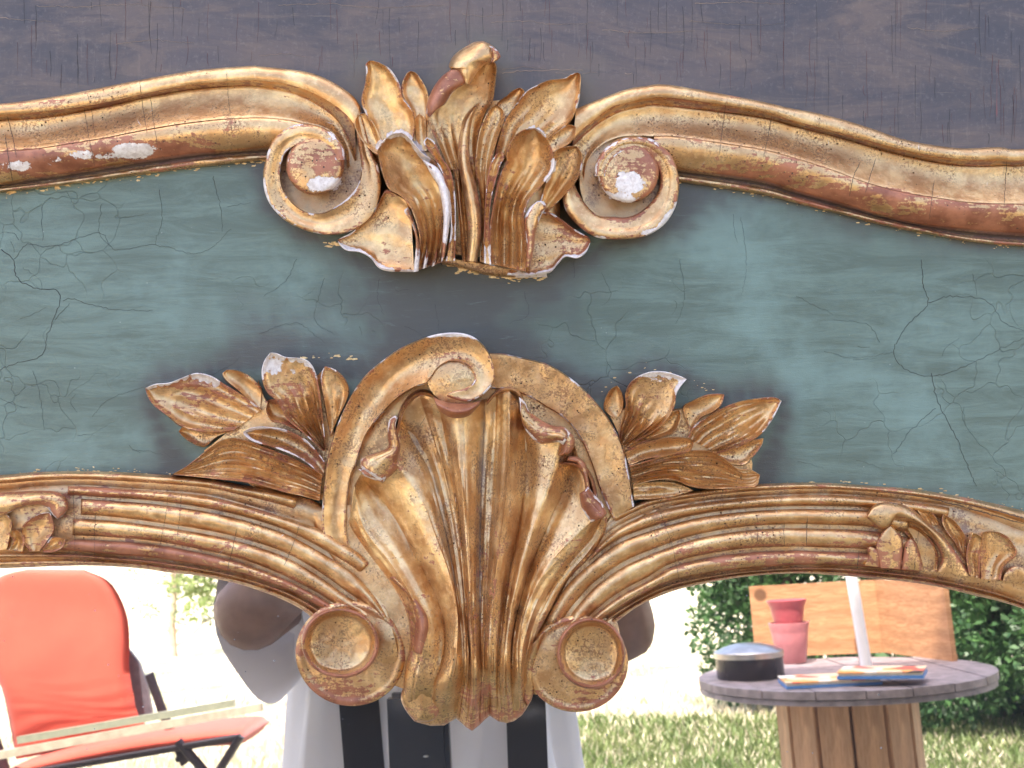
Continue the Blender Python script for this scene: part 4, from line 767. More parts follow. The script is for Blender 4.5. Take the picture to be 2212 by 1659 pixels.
under((680, 1085), (720, 1180), (760, 1250), (820, 1330), (850, 1400), (868, 1480)) if False else loft('carved_ground', [q((668, 1110), (700, 1180), (750, 1260), (800, 1330), (840, 1400), (850, 1480)), q((760, 1090), (800, 1180), (880, 1260), (910, 1330), (915, 1400), (905, 1500))], [[12, 13, 15, 18, 20, 16], [12, 14, 17, 20, 20, 16]], None, backp, n=50, m=8, base=-6, er=3, eh=2, gesso=.05, bole=-.05, grime=.15, pair=False)
loft('carved_ground', [q((1150, 1500), (1160, 1400), (1190, 1320), (1230, 1240), (1280, 1170), (1320, 1110)), q((1200, 1500), (1220, 1400), (1250, 1320), (1290, 1250), (1340, 1180), (1370, 1120))], [[14, 16, 16, 13, 12, 10], [14, 16, 16, 13, 12, 10]], None, backp, n=50, m=8, base=-6, er=3, eh=2, gesso=.05, bole=-.05, grime=.15, pair=False)
# the fan: rails run from the rim to the foot, crests and hollows in turn
Rl = [
 q((757, 1112), (757, 1140), (800, 1203), (846, 1262), (876, 1318), (886, 1380), (876, 1440), (872, 1490), (885, 1540)),
 q((765, 1050), (785, 1135), (838, 1208), (888, 1285), (914, 1350), (915, 1410), (900, 1460), (893, 1510), (900, 1560)),
 q((778, 1026), (846, 1109), (895, 1197), (940, 1284), (960, 1360), (955, 1430), (935, 1490), (930, 1568)),
 q((850, 1000), (905, 1070), (944, 1167), (973, 1250), (988, 1330), (985, 1420), (968, 1490), (960, 1567)),
 q((862, 900), (925, 1010), (962, 1150), (984, 1270), (998, 1360), (1000, 1450), (985, 1552)),
 q((903, 850), (945, 980), (975, 1100), (993, 1220), (1004, 1340), (1010, 1450), (997, 1562)),
 q((945, 862), (968, 980), (990, 1100), (1003, 1220), (1010, 1340), (1016, 1450), (1008, 1572)),
 q((1000, 880), (1004, 1000), (1010, 1120), (1016, 1240), (1020, 1360), (1024, 1460), (1020, 1579)),
 q((1048, 862), (1042, 1000), (1038, 1120), (1036, 1240), (1036, 1360), (1038, 1460), (1036, 1566)),
 q((1072, 850), (1068, 980), (1062, 1100), (1054, 1220), (1048, 1340), (1046, 1450), (1046, 1556)),
 q((1100, 845), (1100, 980), (1090, 1100), (1072, 1230), (1060, 1350), (1056, 1450), (1058, 1546)),
 q((1130, 880), (1136, 1000), (1126, 1110), (1100, 1240), (1082, 1360), (1074, 1460), (1076, 1558)),
 q((1212, 938), (1190, 1020), (1160, 1110), (1124, 1230), (1098, 1350), (1090, 1450), (1094, 1562)),
 q((1240, 958), (1225, 1040), (1190, 1120), (1142, 1240), (1110, 1360), (1104, 1450), (1110, 1558)),
 q((1290, 1118), (1255, 1145), (1190, 1214), (1148, 1284), (1124, 1370), (1120, 1450), (1128, 1545)),
 q((1302, 1116), (1278, 1158), (1206, 1248), (1160, 1330), (1138, 1400), (1132, 1460), (1138, 1530)),
 q((1312, 1118), (1308, 1152), (1280, 1200), (1226, 1256), (1190, 1318), (1160, 1375), (1140, 1435), (1148, 1512)),
]
Hs = [[14, 14, 16, 20, 24, 28, 28, 24, 14], [22, 24, 28, 34, 38, 40, 36, 30, 18], [12, 15, 20, 26, 30, 32, 30, 20], [20, 24, 30, 35, 39, 41, 36, 22], [10, 12, 20, 28, 34, 37, 24], [14, 16, 23, 31, 37, 40, 27], [12, 14, 20, 28, 35, 38, 28],
      [20, 24, 31, 37, 42, 44, 30], [12, 14, 21, 29, 36, 39, 26], [14, 16, 22, 30, 37, 40, 27], [16, 22, 31, 37, 41, 42, 24], [11, 13, 20, 28, 34, 37, 26],
      [22, 23, 28, 34, 38, 40, 24], [12, 14, 20, 27, 32, 36, 24], [24, 25, 28, 33, 37, 38, 22], [13, 15, 19, 25, 30, 30, 18], [12, 12, 14, 17, 20, 22, 22, 12]]
for k_ in range(1, 16):
    for j_ in range(len(Hs[k_])):
        u_ = j_ / (len(Hs[k_]) - 1); o_a = np.interp(u_, np.linspace(0, 1, len(Hs[k_ - 1])), Hs[k_ - 1]) ; o_b = np.interp(u_, np.linspace(0, 1, len(Hs[k_ + 1])), Hs[k_ + 1])
        if k_ in (2, 4, 5, 8, 9, 11, 13): Hs[k_][j_] -= 6.5 * math.sin(math.pi * min(1, u_ * .85 + .2))
        if k_ in (3, 7, 10, 12, 14): Hs[k_][j_] += 2.0 * math.sin(math.pi * min(1, u_))
    Hs[k_][-1] = max(4, Hs[k_][-1] - 20)
bul = [2.0, .5, 2.0, .5, 1.0, 1.2, 2.5, 1.5, 1.0, .8, 1.5, .8, 3.0, .8, 3.0, 1.5]
def exfan(T, U, X, Y, d):
    st = vn(U * 900, T * 60, 9, 3) * 1.6 + vn(U * 900, T * 40, 4, 7) * .8          # tool marks along the flutes
    st = st + .65 * np.sin(U * 190 + 2.5 * np.sin(T * 3 + U * 11)) * np.clip(1.15 - T, 0, 1) + .3 * np.sin(U * 330 + 3 * np.sin(T * 4))
    return st * np.clip(T * 4, .3, 1) + 5.0 * np.exp(-(T / .045) ** 2)                # rim turned up
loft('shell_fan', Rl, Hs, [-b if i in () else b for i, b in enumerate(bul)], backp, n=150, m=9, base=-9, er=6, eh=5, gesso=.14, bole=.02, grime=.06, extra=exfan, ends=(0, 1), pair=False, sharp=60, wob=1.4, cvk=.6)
# rolled lips along the rim
def lip(a, b, c, h, bole=.6, gesso=.3, **k):
    return loft('shell_lip', [q(*a), q(*b), q(*c)], [h - 6, h, h - 7], [2, 3], backp, n=44, m=8, base=8, er=5, eh=4, bole=bole, gesso=gesso, ends=(1, 1), wob=2.2, **k)
lip(('I', (1050, 1090), (985, 1150), (965, 1300), (960, 1450), 'M', (880, 80), (850, 190)), ('I', (1075, 1110), (1030, 1180), (1040, 1330), (1040, 1480), 'M', (1010, 130), (940, 250)), ('I', (1080, 1120), (1060, 1220), (1110, 1420), (1090, 1540), 'M', (1240, 180), (1100, 370)), 42, .12, .4)
lip(('M', (820, 210), (900, 190), (1050, 120), (1120, 40)), ('M', (860, 240), (960, 250), (1120, 210), (1220, 120)), ('M', (900, 290), (1050, 340), (1180, 290), (1280, 190)), 38, .35, .4)
lip(('J', (760, 880), (830, 950), (880, 1050), (1000, 1140), (1130, 1200), (1260, 1220), (1330, 1290)), ('J', (775, 980), (800, 1080), (880, 1170), (1000, 1260), (1120, 1290), (1220, 1300), (1300, 1350)), ('J', (775, 1040), (800, 1180), (870, 1300), (980, 1400), (1100, 1400), (1200, 1390), (1250, 1420)), 42, .15, .6)
lip(('J', (1240, 1215), (1320, 1260), (1375, 1340), (1375, 1430), (1330, 1510)), ('J', (1230, 1260), (1290, 1310), (1320, 1380), (1310, 1450), (1270, 1520)), ('J', (1215, 1330), (1225, 1380), (1230, 1430), (1220, 1490), (1200, 1540)), 33, .25, .1)
lip(('J', (1310, 1540), (1400, 1545), (1480, 1600), 'N', (1510, 180), (1540, 320), (1560, 430)), ('J', (1300, 1570), (1390, 1580), 'N', (1430, 120), (1490, 220), (1520, 330), (1530, 440)), ('J', (1290, 1600), (1370, 1620), 'N', (1400, 160), (1450, 260), (1480, 350), (1490, 450)), 28, .2, .2)
lip(('N', (1530, 400), (1600, 500), (1680, 580), (1740, 700)), ('N', (1480, 450), (1540, 560), (1620, 650), (1700, 750)), ('N', (1430, 480), (1450, 620), (1500, 720), (1560, 800)), 38, .2, .5)
# thin turned lips round the heads of the two tall flutes
for p_ in (((850, 975), (856, 930), (866, 890), (884, 862), (905, 848), (930, 850), (950, 868)), ((1052, 868), (1072, 848), (1098, 840), (1120, 850), (1132, 878), (1138, 905)), ((1216, 1000), (1240, 1000), (1262, 1012), (1276, 1035), (1284, 1065), (1288, 1095))):
    a_ = np.array(p_, float); c_ = np.array([1005., 1150.]); dv_ = (c_ - a_) / np.hypot(*(c_ - a_).T)[:, None]
    loft('shell_lip', [a_ - dv_ * 6, a_ + dv_ * 1, a_ + dv_ * 9], [12, 26, 15], [1, 1], backp, n=44, m=6, base=4, er=3, eh=2, bole=.0, gesso=.35, ends=(1, 1), wob=1.5, pair=True)
# stretched left rim running down to the foot
loft('shell_lip', [q('O', (1170, -60), (1260, 40), (1350, 170), (1400, 330), (1430, 500), (1430, 640), (1440, 770)), q('O', (1200, -80), (1310, 30), (1440, 180), (1510, 340), (1530, 500), (1510, 650), (1490, 780)), q('O', (1240, -90), (1370, 40), (1500, 190), (1590, 350), (1612, 500), (1580, 680), (1540, 800))],
     [[24, 26, 30, 32], [30, 38, 42, 38], [26, 32, 36, 34]], [2, 2], backp, n=60, m=8, base=10, er=4, eh=3, bole=.22, gesso=.2, ends=(1, 1))
leaf(q('O', (1480, 880), (1380, 960), (1330, 1130), (1300, 1270), (1350, 1400), (1450, 1530)), q('O', (1560, 850), (1650, 1000), (1710, 1200), (1740, 1400), (1650, 1520), (1450, 1530)), 26, 14, backp, name='foot_lobe', cup=5, nf=2, fa=1.2, rim=0, base=-9, er=7, eh=7, bole=.22, gesso=.08, fend=1.0, n=50, m=20)
leaf(q('P', (700, 700), (640, 900), (600, 1100), (620, 1260), (680, 1350)), q('P', (880, 520), (790, 760), (740, 950), (760, 1100), (720, 1280), (680, 1350)), 24, 16, backp, name='foot_lobe', cup=2, rim=1, base=-9, er=5, eh=4, bole=.2, grime=.3, gesso=.05, n=50, m=14)

# --- hairline cracks running across the gilding, draped on the carved surface
from mathutils.bvhtree import BVHTree
bvs = []
for o in list(bpy.data.objects):
    if o.type == 'MESH' and o.data.materials and o.data.materials[0] == GILT:
        bvs.append(BVHTree.FromPolygons([v.co for v in o.data.vertices], [p.vertices for p in o.data.polygons]))
def surf(x, y):
    """front-most carved point seen along the drawing direction"""
    a = PP(np.array([x]), np.array([y]), np.array([60.]))[0]; b = PP(np.array([x]), np.array([y]), np.array([-20.]))[0]
    a = Vector([float(v) for v in a]); d = (Vector([float(v) for v in b]) - a); L = d.length; d.normalize(); best = None
    for t in bvs:
        h = t.ray_cast(a, d, L)
        if h[0] is not None and (best is None or h[3] < best): best = h[3]
    return None if best is None else a + d * best
def drape(name, lines, mat, parent):
    V = []; F = []
    for pts, w_ in lines:
        pr = None; n = len(pts)
        for i, (x, y) in enumerate(pts):
            p = surf(x, y)
            if p is None: pr = None; continue
            t = pts[min(i + 1, n - 1)] - pts[max(i - 1, 0)]; t = t / max(1e-6, np.hypot(*t)); ww = w_ * S * (.35 + .5 * abs(math.sin(i * 1.7))) * min(1, (i + 1) / 4, (n - i) / 4)
            nx_ = Vector((-t[1], 0, -t[0])) * ww; off = Vector((0, -.00025, 0)); k = len(V)
            V += [p + nx_ + off, p - nx_ + off]
            if pr is not None and abs(p.y - pr.y) < .003: F.append((k - 2, k - 1, k + 1, k))
            pr = p
    o = mk(name, V, F, mat, parent, False); o['kind'] = 'stuff'; return o
hc = []; r_ = np.random.RandomState(31)
def across(a, b, t, w_=.8, lo=0, hi=1, seed=0):
    p = spl(a, 400)[int(t * 399)]; j = spl(b, 400); q_ = j[np.argmin(((j - p) ** 2).sum(1))]; v = q_ - p
    hc.append((jag([p + v * lo, p + v * (lo + hi) * .5 + r_.randn(2) * 1.5, p + v * hi], 2.5, .8, 500 + seed), w_))
for i in range(7): across(UL_top, UL_r4, r_.uniform(.16, .80), r_.uniform(.5, 1.0), r_.uniform(0, .5), r_.uniform(.6, 1), i)
for i in range(7): across(UR_top, UR_r4, r_.uniform(.22, .88), r_.uniform(.5, 1.0), r_.uniform(0, .5), r_.uniform(.6, 1), 20 + i)
for i in range(6): across(LL['a'], LL['g'], r_.uniform(.36, .95), r_.uniform(.5, .9), r_.uniform(0, .5), r_.uniform(.6, 1), 40 + i)
for i in range(6): across(LR['a'], LR['g'], r_.uniform(.08, .66), r_.uniform(.5, .9), r_.uniform(0, .5), r_.uniform(.6, 1), 60 + i)
for i in range(26):
    x, y = r_.uniform(790, 1300), r_.uniform(880, 1540); hc.append((jag([(x, y), (x + r_.randn() * 10, y + r_.uniform(8, 26))], 2.5, .8, 90 + i), .6))
hc.append((jag([(1900, 1060), (1990, 1072), (2080, 1092), (2212, 1130)], 4, 1.2, 7), 1.6)); hc.append((jag([(2060, 1085), (2140, 1100), (2230, 1125)], 4, 1.4, 8), 2.2))
hc.append((jag([(1850, 1330 - 80), (1856, 1190), (1850, 1230)], 3, .6, 9), .8))
drape('hairline_crack', hc, plain('crack_brown', (.11, .065, .045), .8), TM)
hl = []
for i in range(40):
    x, y = r_.uniform(0, 2200), r_.choice([r_.uniform(230, 400), r_.uniform(1060, 1230)]); a = r_.rand() * 3.1; L = r_.uniform(4, 16)
    hl.append((jag([(x, y), (x + L * math.cos(a), y + L * math.sin(a))], 2, .6, 300 + i), .9))
drape('scuff', hl, plain('gesso_scuff', (.78, .68, .58), .7), TM)
# ================================================================= the garden in front, seen in the glass
MR = Matrix.Identity(4)
def reflp(v):                       # mirror image of a world point in the glass plane
    p0 = PM @ Vector((0, -MH * .001, ZC)); n = (ROT @ Vector((0, -1, 0))).normalized()
    return v - 2 * (v - p0).dot(n) * n
vcam = reflp(cam_pos)
def ray(px, py):
    d = PM.to_3x3() @ Vector(((px - 1106) * S, D, -(py - 829.5) * S))
    p0 = cam_pos; n = (ROT @ Vector((0, -1, 0))).normalized()
    return (d - 2 * d.dot(n) * n).normalized()
def at_z(px, py, z):
    r = ray(px, py); return vcam + r * ((z - vcam.z) / r.z)
def at_y(px, py, y):
    r = ray(px, py); return vcam + r * ((y - vcam.y) / r.y)

# ground
def ground_mat():
    g = N('dry_lawn')
    a = g.noise(1.2, 6, .6); b = g.noise(9, 6, .7); c_ = g.noise(60, 4, .7)
    c = g.mix(g.ramp(b, .35, .65), (0.42, 0.38, 0.27), (0.60, 0.55, 0.42))
    c = g.mix(g.ramp(a, .50, .62, 0, .75), c, (0.13, 0.18, 0.055))
    c = g.mix(g.ramp(c_, .55, .72, 0, .6), c, (0.16, 0.13, 0.08))
    return g.set(Base_Color=c, Roughness=.9, Normal=g.bump(c_, .02, 1))
gv = []; gf = []
for i in range(61):
    for j in range(71):
        x = (i - 30) * 2 * (1 + abs(i - 30) * .45); y = 12 - 2 * j * (1 + max(0, j - 10) * .12); gv.append((x, y, 0 + (0.10 * math.sin(x * .31 + 1) * math.cos(y * .27) if y < -9 else 0) + max(0, -y - 45) * .055))
for i in range(60):
    for j in range(70):
        a = i * 71 + j; gf.append((a, a + 1, a + 72, a + 71))
tag(mk('ground', gv, gf, ground_mat()), 'dry straw-coloured lawn', kind='structure')

# added unseen wall the piece leans against, built tall to block the sun
def wall_mat():
    g = N('lime_render'); n = g.noise(6, 6, .6)
    return g.set(Base_Color=g.mix(g.ramp(n, .3, .7), (0.42, 0.37, 0.31), (0.55, 0.50, 0.43)), Roughness=.9, Normal=g.bump(g.noise(90, 4), .004, .8))
tp = PM @ Vector((0, .045, ZC + (829.5 + 560) * S)); wy = tp.y + .03
def boxm(x0, x1, y0, y1, z0, z1):
    v = [(x, y, z) for z in (z0, z1) for x, y in ((x0, y0), (x1, y0), (x1, y1), (x0, y1))]
    return v, [(3, 2, 1, 0), (4, 5, 6, 7), (0, 1, 5, 4), (1, 2, 6, 5), (2, 3, 7, 6), (3, 0, 4, 7)]
def boxo(name, x0, x1, y0, y1, z0, z1, mat, parent=None, bev=0.0):
    v, f = boxm(x0, x1, y0, y1, z0, z1)
    o = mk(name, v, f, mat, parent, False)
    if bev:
        import bmesh
        bm = bmesh.new(); bm.from_mesh(o.data); bmesh.ops.bevel(bm, geom=bm.edges[:], offset=bev, segments=2, affect='EDGES'); bm.to_mesh(o.data); bm.free()
    return o
sun_block_wall = boxo('wall', -8, 8, wy, wy + .35, -.2, 8.4, wall_mat())
tag(sun_block_wall, 'unseen rendered wall added behind the carved mirror to block the sun', 'wall')

def tube(name, pts, rad, mat, parent=None, seg=12, cap=True, flat=1.0):
    """round bar along points, radius per point"""
    pts = [Vector(p) for p in pts]; n = len(pts); rad = rad if hasattr(rad, '__len__') else [rad] * n
    V = []; F = []; up = None
    for i, p in enumerate(pts):
        t = (pts[min(i + 1, n - 1)] - pts[max(i - 1, 0)]).normalized()
        if up is None:
            up = t.orthogonal().normalized()
        up = (up - t * up.dot(t)).normalized(); s_ = t.cross(up)
        for k in range(seg):
            a = 2 * math.pi * k / seg; V.append(p + (up * math.cos(a) * flat + s_ * math.sin(a)) * rad[i])
    for i in range(n - 1):
        for k in range(seg):
            F.append((i * seg + k, i * seg + (k + 1) % seg, (i + 1) * seg + (k + 1) % seg, (i + 1) * seg + k))
    if cap: F += [tuple(range(seg))[::-1], tuple(range((n - 1) * seg, n * seg))]
    return mk(name, V, F, mat, parent, True, sharp=50)
def lathe(name, prof, mat, parent=None, seg=40, loc=(0, 0, 0), sharp=45):
    V = []; F = []; n = len(prof)
    for r, z in prof:
        for k in range(seg):
            a = 2 * math.pi * k / seg; V.append((loc[0] + r * math.cos(a), loc[1] + r * math.sin(a), loc[2] + z))
    for i in range(n - 1):
        for k in range(seg): F.append((i * seg + k, i * seg + (k + 1) % seg, (i + 1) * seg + (k + 1) % seg, (i + 1) * seg + k))
    F += [tuple(range(seg))[::-1], tuple(range((n - 1) * seg, n * seg))]
    return mk(name, V, F, mat, parent, True, sharp=sharp)

# --- cable-reel table and what stands on it
def wood(name, c1, c2, knots=True, rough=.55, axis=(1, 8, 1), sc_=12):
    g = N(name); n = g.noise(sc_, 6, .6, vec=g.mapv(axis), dist=1.5)
    c = g.mix(g.ramp(n, .35, .65), c1, c2)
    wv = g.n('TexWave', wave_type='BANDS', bands_direction='Z' if axis[2] > 1 else 'X'); wv.inputs['Scale'].default_value = 5; wv.inputs['Distortion'].default_value = 6; wv.inputs['Detail'].default_value = 3
    g.link(g.tc, wv.inputs['Vector'])
    c = g.mix(g.math('MULTIPLY', wv.outputs['Fac'], .35), c, tuple(x * .55 for x in c1))
    if knots:
        vo = g.n('TexVoronoi'); vo.inputs['Scale'].default_value = 5; g.link(g.tc, vo.inputs['Vector'])
        sx = g.n('SeparateColor'); g.link(vo.outputs['Color'], sx.inputs[0])
        c = g.mix(g.math('MULTIPLY', g.ramp(vo.outputs['Distance'], .10, .17, .85, 0), g.ramp(sx.outputs[0], .60, .62)), c, (0.10, 0.045, 0.02))
    return g.set(Base_Color=c, Roughness=rough, Normal=g.bump(n, .001, .6))
PINE = wood('orange_pine', (0.40, 0.19, 0.085), (0.58, 0.31, 0.155), axis=(1, 1, 8))
PINEV = wood('pine_slats', (0.46, 0.25, 0.13), (0.64, 0.38, 0.21), axis=(9, 9, .7))
GREYW = plain('weathered_wood', (0.205, 0.170, 0.178), .6, var=.3, scale=22, bump=.002, bscale=60)
TZ = .64
tc = at_z(1820, 1452, TZ)
tb = empty('reel_table', (tc.x, tc.y, 0)); tag(tb, 'cable-reel table with a grey round top on a drum of upright pine slats', 'table')
RT = .505
# two layers of boards: the top disc in planks
for k in range(7):
    x0 = -RT + k * 2 * RT / 7; x1 = x0 + 2 * RT / 7 - .004
    pts = []
    for s_, rng_ in ((-1, np.linspace(x0, x1, 9)), (1, np.linspace(x1, x0, 9))):
        for xx in rng_: pts.append((xx, s_ * math.sqrt(max(0, RT * RT - xx * xx))))
    n = len(pts); z0, z1 = TZ - .026, TZ - .0015 * (k % 2)
    V = [(x, y, z1) for x, y in pts] + [(x, y, z0) for x, y in pts]
    mk('plank', V, [tuple(range(n))[::-1], tuple(range(n, 2 * n))] + [(i, (i + 1) % n, n + (i + 1) % n, n + i) for i in range(n)], GREYW, tb, False)
lathe('under_disc', [(RT - .006, TZ - .029), (RT - .004, TZ - .046), (.02, TZ - .048)][::-1] + [(.02, TZ - .029)], GREYW, tb)
RD = .225; ns = 13
me0 = None
for k in range(ns):
    a = 2 * math.pi * k / ns + .1; wd = 2 * RD * math.sin(math.pi / ns) - .006
    if me0 is None:
        o = boxo('slat', -wd / 2, wd / 2, -.011, .011, .04, TZ - .064, PINEV, tb, .003); me0 = o.data
    else:
        o = bpy.data.objects.new('slat', me0); col.objects.link(o); o.parent = tb
    o.location = (RD * math.cos(a), RD * math.sin(a), 0); o.rotation_euler = (0, 0, a + math.pi / 2)
lathe('bottom_disc', [(.02, 0), (RT, 0), (RT, .04), (.02, .04)], GREYW, tb)

def tin():
    p = at_z(1622, 1463, TZ); r = .118
    t = empty('round_tin', (p.x, p.y, TZ)); tag(t, 'round black tin with a domed shiny lid on the reel table', 'tin')
    blk = plain('black_lacquer', (0.022, 0.018, 0.022), .22)
    b_ = lathe('tin_body', [(.01, 0), (r * .97, 0), (r, .004), (r, .070), (.01, .070)], blk, t)
    l_ = lathe('lid', [(r + .003, .071), (r + .004, .090), (r, .094), (r * .93, .096), (r * .75, .106), (r * .4, .117), (.01, .120)], plain('shiny_lid', (0.50, 0.47, 0.45), .28, .9), t)
    boxo('hasp', -.008, .008, -r - .007, -r + .002, .045, .085, plain('brass', (.6, .45, .25), .3, 1.0), t)
tin()
def pots():
    p = at_z(1712, 1432, TZ); pm = plain('pink_glaze', (0.52, 0.19, 0.20), .35, var=.08); pm2 = plain('rose_glaze', (0.46, 0.095, 0.11), .3, var=.08)
    H1 = .155
    a = empty('flower_pot', (p.x, p.y, TZ)); tag(a, 'lower pink flower pot on the reel table, holding the other pot', 'flower pot', 'pink flower pots stacked on the table')
    lathe('pot_wall', [(.048, 0), (.053, .004), (.070, .108), (.070, .110), (.072, .124), (.078, .148), (.078, .155), (.072, .155), (.067, .13), (.045, .012), (.01, .010)], pm, a)
    b = empty('flower_pot', (p.x, p.y, TZ + .105)); tag(b, 'deeper rose flower pot standing inside the lighter pink pot', 'flower pot', 'pink flower pots stacked on the table')
    lathe('pot_wall', [(.040, 0), (.046, .004), (.062, .085), (.066, .110), (.076, .128), (.077, .136), (.070, .137), (.062, .115), (.040, .012), (.01, .010)], pm2, b)
pots()
def crate():
    z = TZ
    a = at_z(1632, 1420, z); b_ = at_z(1912, 1408, z); c = at_z(2068, 1428, z)
    t = empty('wooden_box', (b_.x, b_.y, z)); tag(t, 'knotty orange pine boards of an open box on the far side of the reel table', 'box')
    h = .29
    for nm, p0, p1 in (('side_board', a, b_), ('side_board', b_, c)):
        p0 = p0 - b_; p1 = p1 - b_; d = (p1 - p0); d.z = 0; L = d.length; d.normalize(); n = Vector((-d.y, d.x, 0)) * .010
        if n.y > 0: n = -n
        V = [];
        for zz in (0, h):
            for e, s_ in ((p0, 0), (p1, 0), (p1, 1), (p0, 1)): V.append(Vector((e.x, e.y, zz)) + n * (-2 * s_))
        mk(nm, V, [(3, 2, 1, 0), (4, 5, 6, 7), (0, 1, 5, 4), (1, 2, 6, 5), (2, 3, 7, 6), (3, 0, 4, 7)], PINE, t, False)
    # cleat along the foot of the right board
    tube('batten', [Vector((0, 0, .012)) + Vector((0, -.012, 0)), (c - b_) + Vector((0, -.012, .012))], .012, PINE, t, 4)
crate()
def pole():
    p = at_z(1872, 1440, TZ); q_ = at_y(1838, 1240, p.y)
    d = (q_ - p); top_ = p + d * 3.2
    t = tube('parasol_pole', [p + Vector((0, 0, -.64)) * 1.0, p, p + d * .5, q_, top_], .021, plain('white_enamel', (.78, .78, .80), .3, var=.03), None, 20)
    tag(t, 'white parasol pole rising through the reel table', 'pole')
pole()
def books():
    p = at_z(1790, 1476, TZ); blue = plain('blue_card', (0.07, 0.20, 0.48), .45, var=.1)
    def cover():
        g = N('picture_cover'); vo = g.n('TexVoronoi'); vo.inputs['Scale'].default_value = 16; g.link(g.tc, vo.inputs['Vector'])
        rp = g.n('ValToRGB'); e = rp.color_ramp; e.interpolation = 'CONSTANT'
        sx = g.n('SeparateColor'); g.link(vo.outputs['Color'], sx.inputs[0]); g.link(sx.outputs[0], rp.inputs[0])
        e.elements[0].color = (.62, .10, .07, 1); e.elements[1].position = .25; e.elements[1].color = (.75, .55, .38, 1)
        for ps, c_ in ((.5, (.80, .35, .10, 1)), (.7, (.80, .74, .66, 1)), (.88, (.10, .07, .06, 1))):
            el = e.elements.new(ps); el.color = c_
        return g.set(Base_Color=rp.outputs[0], Roughness=.4)
    cv = cover(); page = plain('page_edges', (.72, .62, .48), .8)
    for i, (dx, dy, rz, w_, d_, th, lab) in enumerate([(0, 0, .10, .30, .20, .020, 'blue-edged picture book lying flat at the front of the reel table'), (.155, .075, .42, .26, .17, .022, 'red-covered picture book overlapping the other, its blue edge turned outward')]):
        t = empty('picture_book', (p.x + dx, p.y + dy, TZ + (.0 if i == 0 else .0225)), rz); tag(t, lab, 'book', 'picture books on the reel table')
        boxo('cover', -w_ / 2, w_ / 2, -d_ / 2, d_ / 2, th * .82, th, cv, t); boxo('cover', -w_ / 2, w_ / 2, -d_ / 2, d_ / 2, 0, th * .45, blue, t)
        boxo('pages', -w_ / 2 + .004, w_ / 2 - .004, -d_ / 2 + .004, d_ / 2 - .004, th * .45, th * .82, page, t)
books()

